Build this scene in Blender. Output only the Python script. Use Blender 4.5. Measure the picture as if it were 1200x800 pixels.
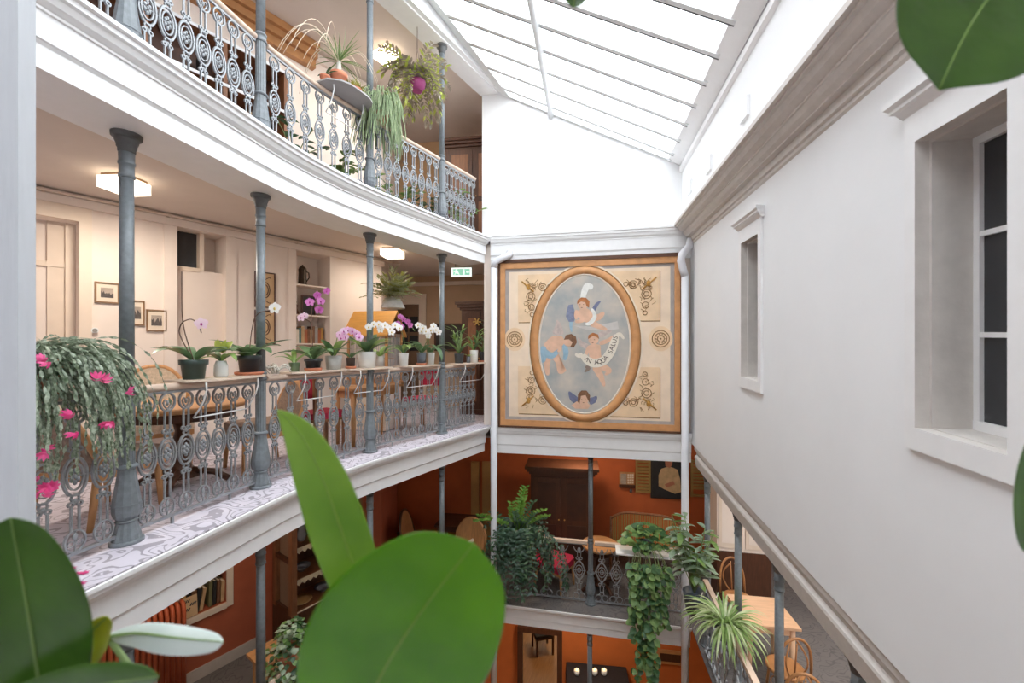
import bpy, math, random
from mathutils import Vector, Matrix
R = random.Random(7)
for _o in list(bpy.data.objects):
    bpy.data.objects.remove(_o)
SC = bpy.context.scene
COL = SC.collection
# ------------------------------------------------------------------ camera, sky, exposure
F, HY = 480.0, 408.0              # focal length in pixels, horizon row (frame 1200 x 800)
Z2 = 6.0                          # floor of the orchid gallery; ground floor is 0
Z1, Z3 = Z2 - 2.83, Z2 + 3.03
CZ = Z2 + 1.245
cam = bpy.data.cameras.new('camera')
cam.lens = F / 1200 * 36; cam.sensor_width = 36
cam.shift_y = (HY - 400) / 1200
cam.clip_start = .02; cam.clip_end = 200
cam.dof.use_dof = True; cam.dof.focus_distance = 5.0; cam.dof.aperture_fstop = 3.2
camo = bpy.data.objects.new('camera', cam); COL.objects.link(camo)
camo.location = (0, 0, CZ); camo.rotation_euler = (math.pi / 2, 0, 0)
SC.camera = camo
W = bpy.data.worlds.new('overcast_sky'); SC.world = W; W.use_nodes = True
bg = W.node_tree.nodes['Background']
bg.inputs[0].default_value = (.94, .97, 1.0, 1); bg.inputs[1].default_value = 5.0
SC.view_settings.view_transform = 'Standard'; SC.view_settings.look = 'None'
SC.view_settings.gamma = 1; SC.view_settings.use_curve_mapping = False
SC.view_settings.exposure = 0.15
def area(name, loc, sx, sy, power, col, rot=(0, 0, 0), parent=None):
    l = bpy.data.lights.new(name, 'AREA'); l.shape = 'RECTANGLE'; l.size = sx; l.size_y = sy
    l.energy = power; l.color = col
    o = bpy.data.objects.new(name, l); COL.objects.link(o); o.location = loc; o.rotation_euler = rot
    if parent: o.parent = parent
    return o
# ------------------------------------------------------------------ pixels to places
def P(x, y, Y): return Vector(((x - 600) / F * Y, Y, CZ + (HY - y) / F * Y))
def PZ(x, y, z): return P(x, y, (CZ - z) * F / (y - HY))
def px(v): return 600 + F * v[0] / v[1]
def lerp(a, b, t): return a + (b - a) * t
# ------------------------------------------------------------------ materials
def S(r, g, b):
    f = lambda c: ((c / 255 + .055) / 1.055) ** 2.4 if c > 10.3 else c / 255 / 12.92
    return (f(r), f(g), f(b), 1)
MATS = {}
def mat(name, col, rough=.6, var=.06, scale=8., bump=0., bscale=60., metal=0., emit=0., emitcol=None, stretch=None, col2=None, spec=.5, trans=0., detail=3.):
    if name in MATS: return MATS[name]
    m = bpy.data.materials.new(name); m.use_nodes = True; MATS[name] = m
    nt = m.node_tree; N = nt.nodes; L = nt.links; b = N['Principled BSDF']
    b.inputs['Roughness'].default_value = rough; b.inputs['Metallic'].default_value = metal
    b.inputs['Specular IOR Level'].default_value = spec
    tc = N.new('ShaderNodeTexCoord'); mp = N.new('ShaderNodeMapping')
    L.new(tc.outputs['Object'], mp.inputs[0])
    if stretch: mp.inputs['Scale'].default_value = stretch
    nz = N.new('ShaderNodeTexNoise'); nz.inputs['Scale'].default_value = scale; nz.inputs['Detail'].default_value = detail
    L.new(mp.outputs[0], nz.inputs['Vector'])
    rp = N.new('ShaderNodeValToRGB'); rp.color_ramp.elements[0].position = .3; rp.color_ramp.elements[1].position = .7
    c2 = col2 or tuple(min(1, c * (1 + var)) for c in col[:3]) + (1,)
    c1 = col if col2 else tuple(c * (1 - var) for c in col[:3]) + (1,)
    rp.color_ramp.elements[0].color = c1; rp.color_ramp.elements[1].color = c2
    L.new(nz.outputs['Fac'], rp.inputs[0]); L.new(rp.outputs[0], b.inputs['Base Color'])
    if bump:
        n2 = N.new('ShaderNodeTexNoise'); n2.inputs['Scale'].default_value = bscale; L.new(mp.outputs[0], n2.inputs['Vector'])
        bp = N.new('ShaderNodeBump'); bp.inputs['Strength'].default_value = bump; bp.inputs['Distance'].default_value = .01
        L.new(n2.outputs['Fac'], bp.inputs['Height']); L.new(bp.outputs[0], b.inputs['Normal'])
    if emit:
        b.inputs['Emission Color'].default_value = emitcol or col; b.inputs['Emission Strength'].default_value = emit
    if trans: 
        b.inputs['Transmission Weight'].default_value = 0
        b.inputs['Subsurface Weight'].default_value = trans; b.inputs['Subsurface Scale'].default_value = .02
        b.inputs['Subsurface Radius'].default_value = (.4, .8, .2)
    return m
def leafmat(name, col, col2=None, rough=.35, tl=.35, scale=12.):
    """waxy leaf: gloss over diffuse with light shining through the blade"""
    if name in MATS: return MATS[name]
    m = mat(name, col, rough, .25, scale, col2=col2, bump=.15, bscale=25)
    nt = m.node_tree; N = nt.nodes; L = nt.links
    b = N['Principled BSDF']; out = N['Material Output']
    t = N.new('ShaderNodeBsdfTranslucent'); mx = N.new('ShaderNodeMixShader'); mx.inputs[0].default_value = tl
    src = b.inputs['Base Color'].links[0].from_socket
    L.new(src, t.inputs[0]); L.new(b.outputs[0], mx.inputs[1]); L.new(t.outputs[0], mx.inputs[2]); L.new(mx.outputs[0], out.inputs[0])
    return m
def glassmat(name, tint=(.97, .99, 1, 1), refl=.03):
    m = bpy.data.materials.new(name); m.use_nodes = True; MATS[name] = m
    nt = m.node_tree; N = nt.nodes; L = nt.links; N.remove(N['Principled BSDF'])
    t = N.new('ShaderNodeBsdfTransparent'); t.inputs[0].default_value = tint
    g = N.new('ShaderNodeBsdfGlossy'); g.inputs['Roughness'].default_value = .04
    mx = N.new('ShaderNodeMixShader'); mx.inputs[0].default_value = refl
    L.new(t.outputs[0], mx.inputs[1]); L.new(g.outputs[0], mx.inputs[2]); L.new(mx.outputs[0], N['Material Output'].inputs[0])
    return m
WHITE = mat('white_plaster', S(243, 243, 244), .75, .012, 3, bump=.06, bscale=14)
TRIMW = mat('white_painted_trim', S(243, 242, 242), .5, .02, 9, bump=.03, bscale=40)
BEIGE = mat('stone_grey_trim', S(214, 207, 201), .6, .05, 14, bump=.08, bscale=60)
CREAM = mat('cream_wall', S(241, 226, 214), .7, .02, 4, bump=.05, bscale=20)
CREAMT = mat('cream_trim', S(234, 215, 196), .55, .03, 7)
CEIL = mat('gallery_ceiling', S(222, 208, 196), .8, .03, 3)
ORANGE = mat('orange_wall', S(214, 116, 56), .7, .05, 4, bump=.05)
TERRA = mat('terracotta_wall', S(176, 92, 62), .7, .07, 5, bump=.05)
IRON = mat('grey_cast_iron', S(146, 149, 152), .33, .14, 30, bump=.12, bscale=120, spec=.7, metal=.3)
CAPIRON = mat('dark_capital_iron', S(92, 92, 92), .5, .2, 30, bump=.1)
RAILW = mat('pale_rail_wood', S(216, 190, 170), .5, .08, 6, stretch=(1, 1, 6))
WOOD = mat('honey_wood', S(196, 142, 92), .45, .14, 5, stretch=(1, 6, 1))
DWOOD = mat('dark_brown_wood', S(84, 50, 32), .45, .22, 6, stretch=(6, 6, 1))
MWOOD = mat('mid_brown_wood', S(140, 92, 60), .45, .2, 6, stretch=(6, 6, 1))
PIPEW = mat('white_pipe_paint', S(226, 226, 231), .35, .02, 10)
TERRAC = mat('terracotta_clay', S(205, 128, 96), .75, .12, 12)
BLACKP = mat('black_plastic', S(58, 62, 66), .4, .1, 10)
WHITEP = mat('white_ceramic', S(240, 240, 238), .25, .02, 6)
SOIL = mat('bark_soil', S(86, 66, 50), .9, .4, 60, bump=.6, bscale=90)
GLASS = glassmat('clear_glass')
DGLASS = mat('dark_window_glass', S(52, 54, 58), .12, .08, 2, spec=.6)
SKYFR = mat('skylight_paint', S(226, 227, 227), .5, .04, 12)
SEAL = mat('dark_sealant', S(88, 88, 90), .6, .1, 20)
def carpetmat(name, base, line, scale, thick=.16):
    m = mat(name, base, .85, .05, 6)
    nt = m.node_tree; N = nt.nodes; L = nt.links; b = N['Principled BSDF']
    tc = N.new('ShaderNodeTexCoord'); n1 = N.new('ShaderNodeTexNoise'); n1.inputs['Scale'].default_value = scale; n1.inputs['Detail'].default_value = .6
    n1.inputs['Distortion'].default_value = 1.2
    L.new(tc.outputs['Object'], n1.inputs['Vector'])
    mu = N.new('ShaderNodeMath'); mu.operation = 'MULTIPLY'; mu.inputs[1].default_value = 7
    fr = N.new('ShaderNodeMath'); fr.operation = 'FRACT'
    lt = N.new('ShaderNodeMath'); lt.operation = 'LESS_THAN'; lt.inputs[1].default_value = thick
    L.new(n1.outputs['Fac'], mu.inputs[0]); L.new(mu.outputs[0], fr.inputs[0]); L.new(fr.outputs[0], lt.inputs[0])
    mx = N.new('ShaderNodeMix'); mx.data_type = 'RGBA'
    src = b.inputs['Base Color'].links[0].from_socket
    L.new(lt.outputs[0], mx.inputs[0]); L.new(src, mx.inputs[6]); mx.inputs[7].default_value = line
    L.new(mx.outputs[2], b.inputs['Base Color'])
    return m
CARPET = carpetmat('scroll_carpet', S(216, 208, 217), S(168, 160, 168), 4.5, .26)
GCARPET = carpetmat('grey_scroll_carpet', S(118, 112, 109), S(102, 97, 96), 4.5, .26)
COLM = mat('column_iron_backlit', S(116, 122, 126), .4, .14, 30, bump=.12, bscale=120, spec=.6)  # darker than the railing iron: the columns' look against the light put into colour
DARKFL = mat('dark_wood_floor', S(92, 76, 66), .5, .2, 5, stretch=(8, 1, 1))
# ------------------------------------------------------------------ mesh building
class MB:
    def __init__(s): s.v = []; s.f = []; s.sm = []
    def add(s, vs, fs, smooth=False):
        n = len(s.v); s.v += [tuple(v) for v in vs]
        for f in fs: s.f.append([i + n for i in f]); s.sm.append(smooth)
        return s
    def box(s, c, d, rz=0, M=None):
        hx, hy, hz = d[0] / 2, d[1] / 2, d[2] / 2
        A = M or (Matrix.Translation(c) @ Matrix.Rotation(rz, 4, 'Z'))
        vs = [A @ Vector((x * hx, y * hy, z * hz)) for x in (-1, 1) for y in (-1, 1) for z in (-1, 1)]
        return s.add(vs, [(0, 1, 3, 2), (4, 6, 7, 5), (0, 4, 5, 1), (2, 3, 7, 6), (0, 2, 6, 4), (1, 5, 7, 3)])
    def quadbox(s, q, t):
        """q: four corners of a panel, t: thickness vector"""
        q = [Vector(a) for a in q]; t = Vector(t)
        vs = q + [a + t for a in q]
        return s.add(vs, [(0, 1, 2, 3), (7, 6, 5, 4), (0, 4, 5, 1), (1, 5, 6, 2), (2, 6, 7, 3), (3, 7, 4, 0)])
    def bar(s, a, b, w, h=None, up=(0, 0, 1)):
        a, b = Vector(a), Vector(b); h = h or w; d = (b - a).normalized(); u = Vector(up)
        sd = d.cross(u)
        if sd.length < 1e-4: sd = d.cross(Vector((1, 0, 0)))
        sd.normalize(); u = sd.cross(d)
        vs = [p + sd * (i * w / 2) + u * (j * h / 2) for p in (a, b) for i, j in ((-1, -1), (1, -1), (1, 1), (-1, 1))]
        return s.add(vs, [(3, 2, 1, 0), (4, 5, 6, 7), (0, 1, 5, 4), (1, 2, 6, 5), (2, 3, 7, 6), (3, 0, 4, 7)])
    def tube(s, pts, r, n=8, closed=False, cap=True, rs=None, smooth=True, flat=1.0, flatdir=None):
        pts = [Vector(p) for p in pts]; m = len(pts); vs = []; prev = None
        for i, p in enumerate(pts):
            a = pts[(i - 1) % m] if (closed or i > 0) else p
            b = pts[(i + 1) % m] if (closed or i < m - 1) else p
            d = (b - a).normalized() if (b - a).length > 1e-9 else Vector((0, 0, 1))
            if flatdir is not None: u = Vector(flatdir)
            elif prev is None: u = Vector((0, 0, 1)) if abs(d.z) < .9 else Vector((1, 0, 0))
            else: u = prev
            u = u - d * u.dot(d)
            if u.length < 1e-6: u = Vector((1, 0, 0)) - d * d.x
            u.normalize(); prev = u; w = d.cross(u)
            rr = rs[i] if rs else r
            for k in range(n):
                t = 2 * math.pi * (k + .5) / n
                vs.append(p + u * (math.cos(t) * rr * flat) + w * (math.sin(t) * rr))
        fs = []
        for i in range(m if closed else m - 1):
            j = (i + 1) % m
            for k in range(n): fs.append((i * n + k, i * n + (k + 1) % n, j * n + (k + 1) % n, j * n + k))
        s.add(vs, fs, smooth)
        if cap and not closed:
            N = len(s.v) - len(vs)
            s.f.append([N + k for k in range(n)][::-1]); s.sm.append(False)
            s.f.append([N + (m - 1) * n + k for k in range(n)]); s.sm.append(False)
        return s
    def lathe(s, prof, n=16, c=(0, 0, 0), flute=0, smooth=True, capb=True, capt=True):
        c = Vector(c); vs = []; m = len(prof)
        for r, z in prof:
            for k in range(n):
                t = 2 * math.pi * k / n; rr = r * (1 - flute * (k % 2))
                vs.append(c + Vector((math.cos(t) * rr, math.sin(t) * rr, z)))
        fs = [(i * n + k, i * n + (k + 1) % n, (i + 1) * n + (k + 1) % n, (i + 1) * n + k) for i in range(m - 1) for k in range(n)]
        s.add(vs, fs, smooth); N = len(s.v) - len(vs)
        if capb: s.f.append([N + k for k in range(n)][::-1]); s.sm.append(False)
        if capt: s.f.append([N + (m - 1) * n + k for k in range(n)]); s.sm.append(False)
        return s
    def prism(s, poly, z0, z1):
        n = len(poly)
        vs = [(p[0], p[1], z0) for p in poly] + [(p[0], p[1], z1) for p in poly]
        fs = [list(range(n))[::-1], list(range(n, 2 * n))] + [(i, (i + 1) % n, n + (i + 1) % n, n + i) for i in range(n)]
        return s.add(vs, fs)
    def strip(s, rows, smooth=False, close=False):
        """rows: list of equally long point lists, skinned"""
        n = len(rows[0]); vs = [p for r in rows for p in r]
        fs = [(i * n + k, i * n + k + 1, (i + 1) * n + k + 1, (i + 1) * n + k) for i in range(len(rows) - 1) for k in range(n - 1)]
        if close: fs += [(i * n + n - 1, i * n, (i + 1) * n, (i + 1) * n + n - 1) for i in range(len(rows) - 1)]
        return s.add(vs, fs, smooth)
    def ell(s, c, r, n=8, m=6):
        c = Vector(c); r = (r, r, r) if not hasattr(r, '__len__') else r
        vs = [c + Vector((0, 0, r[2]))]
        for i in range(1, m):
            a = math.pi * i / m
            for k in range(n):
                t = 2 * math.pi * k / n
                vs.append(c + Vector((r[0] * math.sin(a) * math.cos(t), r[1] * math.sin(a) * math.sin(t), r[2] * math.cos(a))))
        vs.append(c - Vector((0, 0, r[2])))
        fs = [(0, 1 + k, 1 + (k + 1) % n) for k in range(n)]
        for i in range(m - 2):
            for k in range(n): fs.append((1 + i * n + k, 1 + (i + 1) * n + k, 1 + (i + 1) * n + (k + 1) % n, 1 + i * n + (k + 1) % n))
        e = len(vs) - 1; b = 1 + (m - 2) * n
        fs += [(e, b + (k + 1) % n, b + k) for k in range(n)]
        return s.add(vs, fs, True)
    def leaf(s, base, d, nrm, L, Wd, bend=.3, fold=.15, n=6, peak=.45, tip=1.0):
        """one blade: follows d from base, sags against nrm, folded along the midrib"""
        base = Vector(base); d = Vector(d).normalized(); nrm = Vector(nrm); nrm = nrm - d * nrm.dot(d)
        if nrm.length < 1e-5: nrm = Vector((1, 0, 0)) - d * d.x
        nrm.normalize(); w = d.cross(nrm); rows = []
        ang = 0; p = base.copy(); st = L / n
        for i in range(n + 1):
            t = i / n
            wd = Wd / 2 * (math.sin(math.pi * min(1, t ** (math.log(.5) / math.log(peak)))) ** .75 if 0 < t < 1 else (.06 if t == 0 else .02))
            a = bend * t
            dd = d * math.cos(a) - nrm * math.sin(a); nn = nrm * math.cos(a) + d * math.sin(a)
            rows.append([p - w * wd + nn * (fold * wd), p, p + w * wd + nn * (fold * wd)])
            p = p + dd * st
        return s.strip(rows, True)
    def build(s, name, m, parent=None, label=None, cat=None, group=None, kind=None, local=False):
        me = bpy.data.meshes.new(name); me.from_pydata(s.v, [], s.f)
        me.polygons.foreach_set('use_smooth', s.sm); me.update()
        me.materials.append(m)
        return link(name, me, parent, label, cat, group, kind, local)
def link(name, me, parent=None, label=None, cat=None, group=None, kind=None, local=False):
    o = bpy.data.objects.new(name, me); COL.objects.link(o)
    if parent is not None:
        o.parent = parent
        if not local: o.matrix_parent_inverse = BASE[parent.name].inverted()
    tag(o, label, cat, group, kind); BASE[o.name] = Matrix.Identity(4) if parent is None else BASE[parent.name] if local else Matrix.Identity(4)
    return o
BASE = {}
def tag(o, label=None, cat=None, group=None, kind=None):
    if label: o['label'] = label
    if cat: o['category'] = cat
    if group: o['group'] = group
    if kind: o['kind'] = kind
    return o
def thing(name, loc, label, cat, group=None, rz=0, sc=1):
    o = bpy.data.objects.new(name, None); COL.objects.link(o); o.empty_display_size = .05
    o.location = loc; o.rotation_euler = (0, 0, rz); o.scale = (sc, sc, sc)
    BASE[o.name] = Matrix.Translation(loc) @ Matrix.Rotation(rz, 4, 'Z') @ Matrix.Scale(sc, 4)
    return tag(o, label, cat, group)
def struct(name, mb, m, label=None):
    return mb.build(name, m, kind='structure', label=label)
def dup(root, loc, rz=0, sc=1, label=None, group=None):
    r = root.copy(); COL.objects.link(r); r.location = loc; r.rotation_euler = (0, 0, rz); r.scale = (sc, sc, sc)
    BASE[r.name] = Matrix.Translation(loc) @ Matrix.Rotation(rz, 4, 'Z') @ Matrix.Scale(sc, 4)
    if label: r['label'] = label
    if group: r['group'] = group
    for ch in list(root.children):
        c = ch.copy(); COL.objects.link(c); c.parent = r
        for g in ch.children:
            e = g.copy(); COL.objects.link(e); e.parent = c
    return r
def circ(c, rx, rz, n=16, a0=0, a1=2 * math.pi, closed=True):
    m = n if closed else n + 1
    return [Vector((c[0] + rx * math.cos(a0 + (a1 - a0) * i / n), c[1], c[2] + rz * math.sin(a0 + (a1 - a0) * i / n))) for i in range(m)]
# ------------------------------------------------------------------ plan of the atrium
D1 = Vector((.177, .984)).normalized(); D2 = Vector((.5145, .8575)).normalized()
IC = Vector((-1.83, 4.09)); TL = .75
BEND = math.atan2(D2.x, D2.y) - math.atan2(D1.x, D1.y)
RAD = TL / math.tan(BEND / 2)
SN = 9.3                                     # length of the near straight part
EA, EB = Vector((-.19, 6.53)), Vector((2.465, 6.006))   # end wall line
DE = (EB - EA).normalized(); NE = Vector((DE.y, -DE.x))  # NE points to the camera
P0 = IC - D1 * (TL + SN); P1 = IC - D1 * TL; P2 = IC + D2 * TL
ARC = RAD * BEND
def lin(p, d):                               # distance along p + t d to the end wall
    nx = Vector((-DE.y, DE.x)); return (EA - p).dot(nx) / d.dot(nx)
SF = lin(P2, D2); STOT = SN + ARC + SF
def path(s, off=0):
    """gallery edge, s metres from the near end, off metres into the gallery"""
    if s <= SN: p = P0 + D1 * s; d = D1
    elif s <= SN + ARC:
        a = (s - SN) / RAD; n1 = Vector((D1.y, -D1.x)); c = P1 + n1 * RAD
        th = math.atan2(D1.x, D1.y) + a; d = Vector((math.sin(th), math.cos(th))); p = c - Vector((d.y, -d.x)) * RAD
    else: p = P2 + D2 * (s - SN - ARC); d = D2
    return p + Vector((-d.y, d.x)) * off, d
def path_pts(s0, s1, off=0, step=.1):
    ss = [s0] + [x for x in ([SN + ARC * i / 8 for i in range(9)]) if s0 < x < s1] + [s1]
    return [path(s, off)[0] for s in ss], ss
def roff(s): return lerp(.40, .28, max(0, min(1, (s - 7.6) / (STOT - 7.6))))
def rail_s(x, off=None):
    lo, hi = 6.6, STOT + .3
    for _ in range(50):
        m = (lo + hi) / 2; p, d = path(m, roff(m) if off is None else off)
        if px(p) < x: lo = m
        else: hi = m
    return lo
def rail_pt(x, z, off=None):
    s = rail_s(x, off); p, d = path(s, roff(s) if off is None else off)
    return Vector((p.x, p.y, z)), math.atan2(d.y, d.x)
def RW(Y, h, out=0):                         # right wall: depth Y, height h above the eye line, out metres into the atrium
    return Vector((1.487 + .1906 * Y - .982 * out, Y + .187 * out, CZ + h + .04 * Y))
def rwY(x): return 1.487 / ((x - 600) / F - .1906)
def BWp(Y, z, out=0):                        # back wall of the left galleries
    return Vector((-7.476 + .714 * Y + .814 * out, Y - .581 * out, z))
def bw(x, y, out=0):                         # pixel on the back wall
    k = (x - 600) / F; Y = 7.476 / (.714 - k); return BWp(Y, CZ + (HY - y) / F * Y, out)
def bwY(x): return 7.476 / (.714 - (x - 600) / F)
def EW(x, y, out=0):                         # pixel on the end wall
    k = (x - 600) / F; t = (EA.x * DE.y - EA.y * DE.x) / (k * DE.y - DE.x); return Vector((k * t + NE.x * out, t + NE.y * out, CZ + (HY - y) / F * t))
def ELW(x, z, out=0):
    p = EW(x, HY); return Vector((p.x + NE.x * out, p.y + NE.y * out, z))
SB = .58
def EU(x, y):                                # pixel on the set-back upper end wall
    o = EA - NE * SB; k = (x - 600) / F; t = (o.x * DE.y - o.y * DE.x) / (k * DE.y - DE.x); return Vector((k * t, t, CZ + (HY - y) / F * t))
YC = 7.24                                    # depth where the back wall turns into the hall
CB = Vector((-7.476 + .714 * YC, YC))
FW = 8.85                                    # far hall wall
# ------------------------------------------------------------------ floors
def slab_poly(right):
    pts, _ = path_pts(0, STOT, .02)
    pts = [tuple(p) for p in pts]
    c = ELW(811, 0); pts.append((c.x, c.y + .02))
    if right:
        for Y in (3, -5): q = RW(Y, 0, -.02); pts.append((q.x, q.y))
        pts += [(5.2, -5), (5.2, 10)]
    else: pts += [(5.2, 5.5), (5.2, 10)]
    return pts + [(-8, 10), (-8, P0.y)]
for nm, z, th, m, rt in (('floor', Z2, .02, CARPET, False), ('floor', Z3, .02, CARPET, False), ('floor', Z1, .02, GCARPET, True)):
    struct(nm, MB().prism(slab_poly(rt), z - th, z), m)
struct('floor', MB().prism([(-8, -5.1), (5.2, -5.1), (5.2, 10), (-8, 10)], -.1, 0), mat('honey_floor', S(176, 128, 78), .4, .15, 4, stretch=(8, 1, 1)))
# moulded slab edges
PROF = [(.0, .0), (.012, -.004), (.012, -.028), (-.01, -.034), (-.01, -.062), (-.028, -.07), (-.045, -.1), (-.07, -.118), (-.078, -.122), (-.078, -.135),
        (-.09, -.137), (-.09, -.272), (-.1, -.277), (-.112, -.292), (-.112, -.41), (-.56, -.41), (-.56, -.15)]
def fascia(name, z, s0, s1, prof, m, label, k=1):
    ss = path_pts(s0, s1)[1]; rows = []
    for s in ss:
        rows.append([Vector((*path(s, -o)[0], z + h * k)) for o, h in prof])
    struct(name, MB().strip(rows), m, label)
fascia('trim_1', Z2, 0, STOT, PROF, TRIMW, 'white moulded edge of the gallery that carries the orchids')
fascia('trim_2', Z3, 0, STOT, PROF, TRIMW, 'white moulded edge of the upper gallery under the skylight')
fascia('trim_3', Z1, 0, STOT, PROF, TRIMW, 'white moulded edge of the lower gallery beneath the orchid gallery')
def efascia(name, z, xa, xb, prof, label, k=1, base=0):
    rows = []
    for x in (xa, xb):
        p = EW(x, HY); rows.append([Vector((p.x + NE.x * (o + base), p.y + NE.y * (o + base), z + h * k)) for o, h in prof])
    struct(name, MB().strip(rows), TRIMW, label)
efascia('trim_4', Z2, 574, 811, [(o * .5, h) for o, h in PROF[:-2]] + [(-.5, -.41), (-.5, -.15)], 'white moulded band under the painted panel', 1.06)
efascia('trim_5', Z3 + .03, 574, 811, [(-.7, .0)] + [(o * .5, h * 1.17) for o, h in PROF[:-2]] + [(-.3, -.48)], 'white cornice above the painted panel', 1)
efascia('trim_6', Z1, 574, 811, PROF[:-2] + [(-.5, -.36), (-.5, -.15)], 'white moulded band below the lower gallery railing with the plants', .9)
# ------------------------------------------------------------------ end wall
def wallq(name, a, b, z0, z1, th, m, label=None):
    a, b = Vector(a[:2]), Vector(b[:2]); d = (b - a).normalized(); n = Vector((-d.y, d.x)) * th
    mb = MB().quadbox([(a.x, a.y, z0), (b.x, b.y, z0), (b.x, b.y, z1), (a.x, a.y, z1)], (n.x, n.y, 0))
    return struct(name, mb, m, label)
wa, wb = ELW(565.5, 0, -.09), ELW(814, 0, -.09)
wallq('wall_end', wa, wb, Z2, Z3 - .1, .22, CREAM, 'narrow end wall of the atrium behind the painted panel')
# upper end wall under the sloping skylight
mb = MB()
q = [EU(565, 300), EU(803, 300), EU(803, 198), EU(783, 186), EU(590, 110), EU(565, 100)]
t = Vector((-NE.x, -NE.y, 0)) * .2
mb.add(q + [a + t for a in q], [list(range(6)), list(range(6, 12))[::-1]] + [(i, i + 6, (i + 1) % 6 + 6, (i + 1) % 6) for i in range(6)])
struct('wall_end_upper', mb, WHITE, 'white upper end wall below the skylight')
# ------------------------------------------------------------------ right wall with two window openings
HB, HC = -1.632, 1.285
WIN = [(rwY(871), rwY(891)), (rwY(1078.5), rwY(1189))]      # far and near side of each opening
WT, WB = .858, -.433
YF, YN = 6.2, -5
mb = MB()
def rq(mb, y0, y1, h0, h1, d0=0, d1=None):
    """wall patch from depth y0 to y1, height h0 to h1"""
    d1 = d0 if d1 is None else d1
    mb.add([RW(y0, h0, d0), RW(y1, h0, d1), RW(y1, h1, d1), RW(y0, h1, d0)], [(0, 1, 2, 3)])
ys = [YF, WIN[0][0], WIN[0][1], WIN[1][0], WIN[1][1], YN]
for i in range(5):
    if i in (1, 3):
        rq(mb, ys[i], ys[i + 1], HB, WB); rq(mb, ys[i], ys[i + 1], WT, HC + .35)
    else: rq(mb, ys[i], ys[i + 1], HB, HC + .35)
# underside and outer skin of the wall
mb.add([RW(YF, HB), RW(YN, HB), RW(YN, HB, -.5), RW(YF, HB, -.5)], [(0, 1, 2, 3)])
mb.add([RW(YF, HB, -.5), RW(YN, HB, -.5), RW(YN, 3.3, -.5), RW(YF, 3.3, -.5)], [(0, 1, 2, 3)])
struct('wall_right', mb, WHITE, 'smooth white wall with two narrow recessed windows')
mb = MB()
q = [RW(7.2, 1.58, .02), RW(YN, 1.58, .02), RW(YN, 2.95, .02), RW(7.2, 2.95, .02)]
mb.quadbox(q, (.3, -.05, 0)); struct('wall_right_upper', mb, WHITE, 'low white wall between the grey cornice and the skylight')
def rsweep(name, prof, m, label, y0=YF, y1=YN):
    struct(name, MB().strip([[RW(y, h, o) for o, h in prof] for y in (y0, y1)]), m, label)
rsweep('trim_7', [(0, 1.27), (.012, 1.285), (.012, 1.31), (.03, 1.318), (.03, 1.375), (.075, 1.382), (.075, 1.392), (.105, 1.415), (.125, 1.45), (.135, 1.452), (.135, 1.468), (.18, 1.492), (.198, 1.53), (.222, 1.533), (.222, 1.55), (.25, 1.556), (.25, 1.592), (0, 1.615)], BEIGE, 'long grey stepped cornice along the white right wall', YF - .23)
rsweep('trim_8', [(0, HB), (-.012, HB - .01), (-.012, HB - .06), (-.035, HB - .075), (-.045, HB - .13), (-.02, HB - .15), (-.015, HB - .17), (-.02, HB - .2), (-.035, HB - .3), (-.4, HB - .3)], BEIGE, 'grey moulding under the foot of the white right wall', YF - .3)
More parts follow.
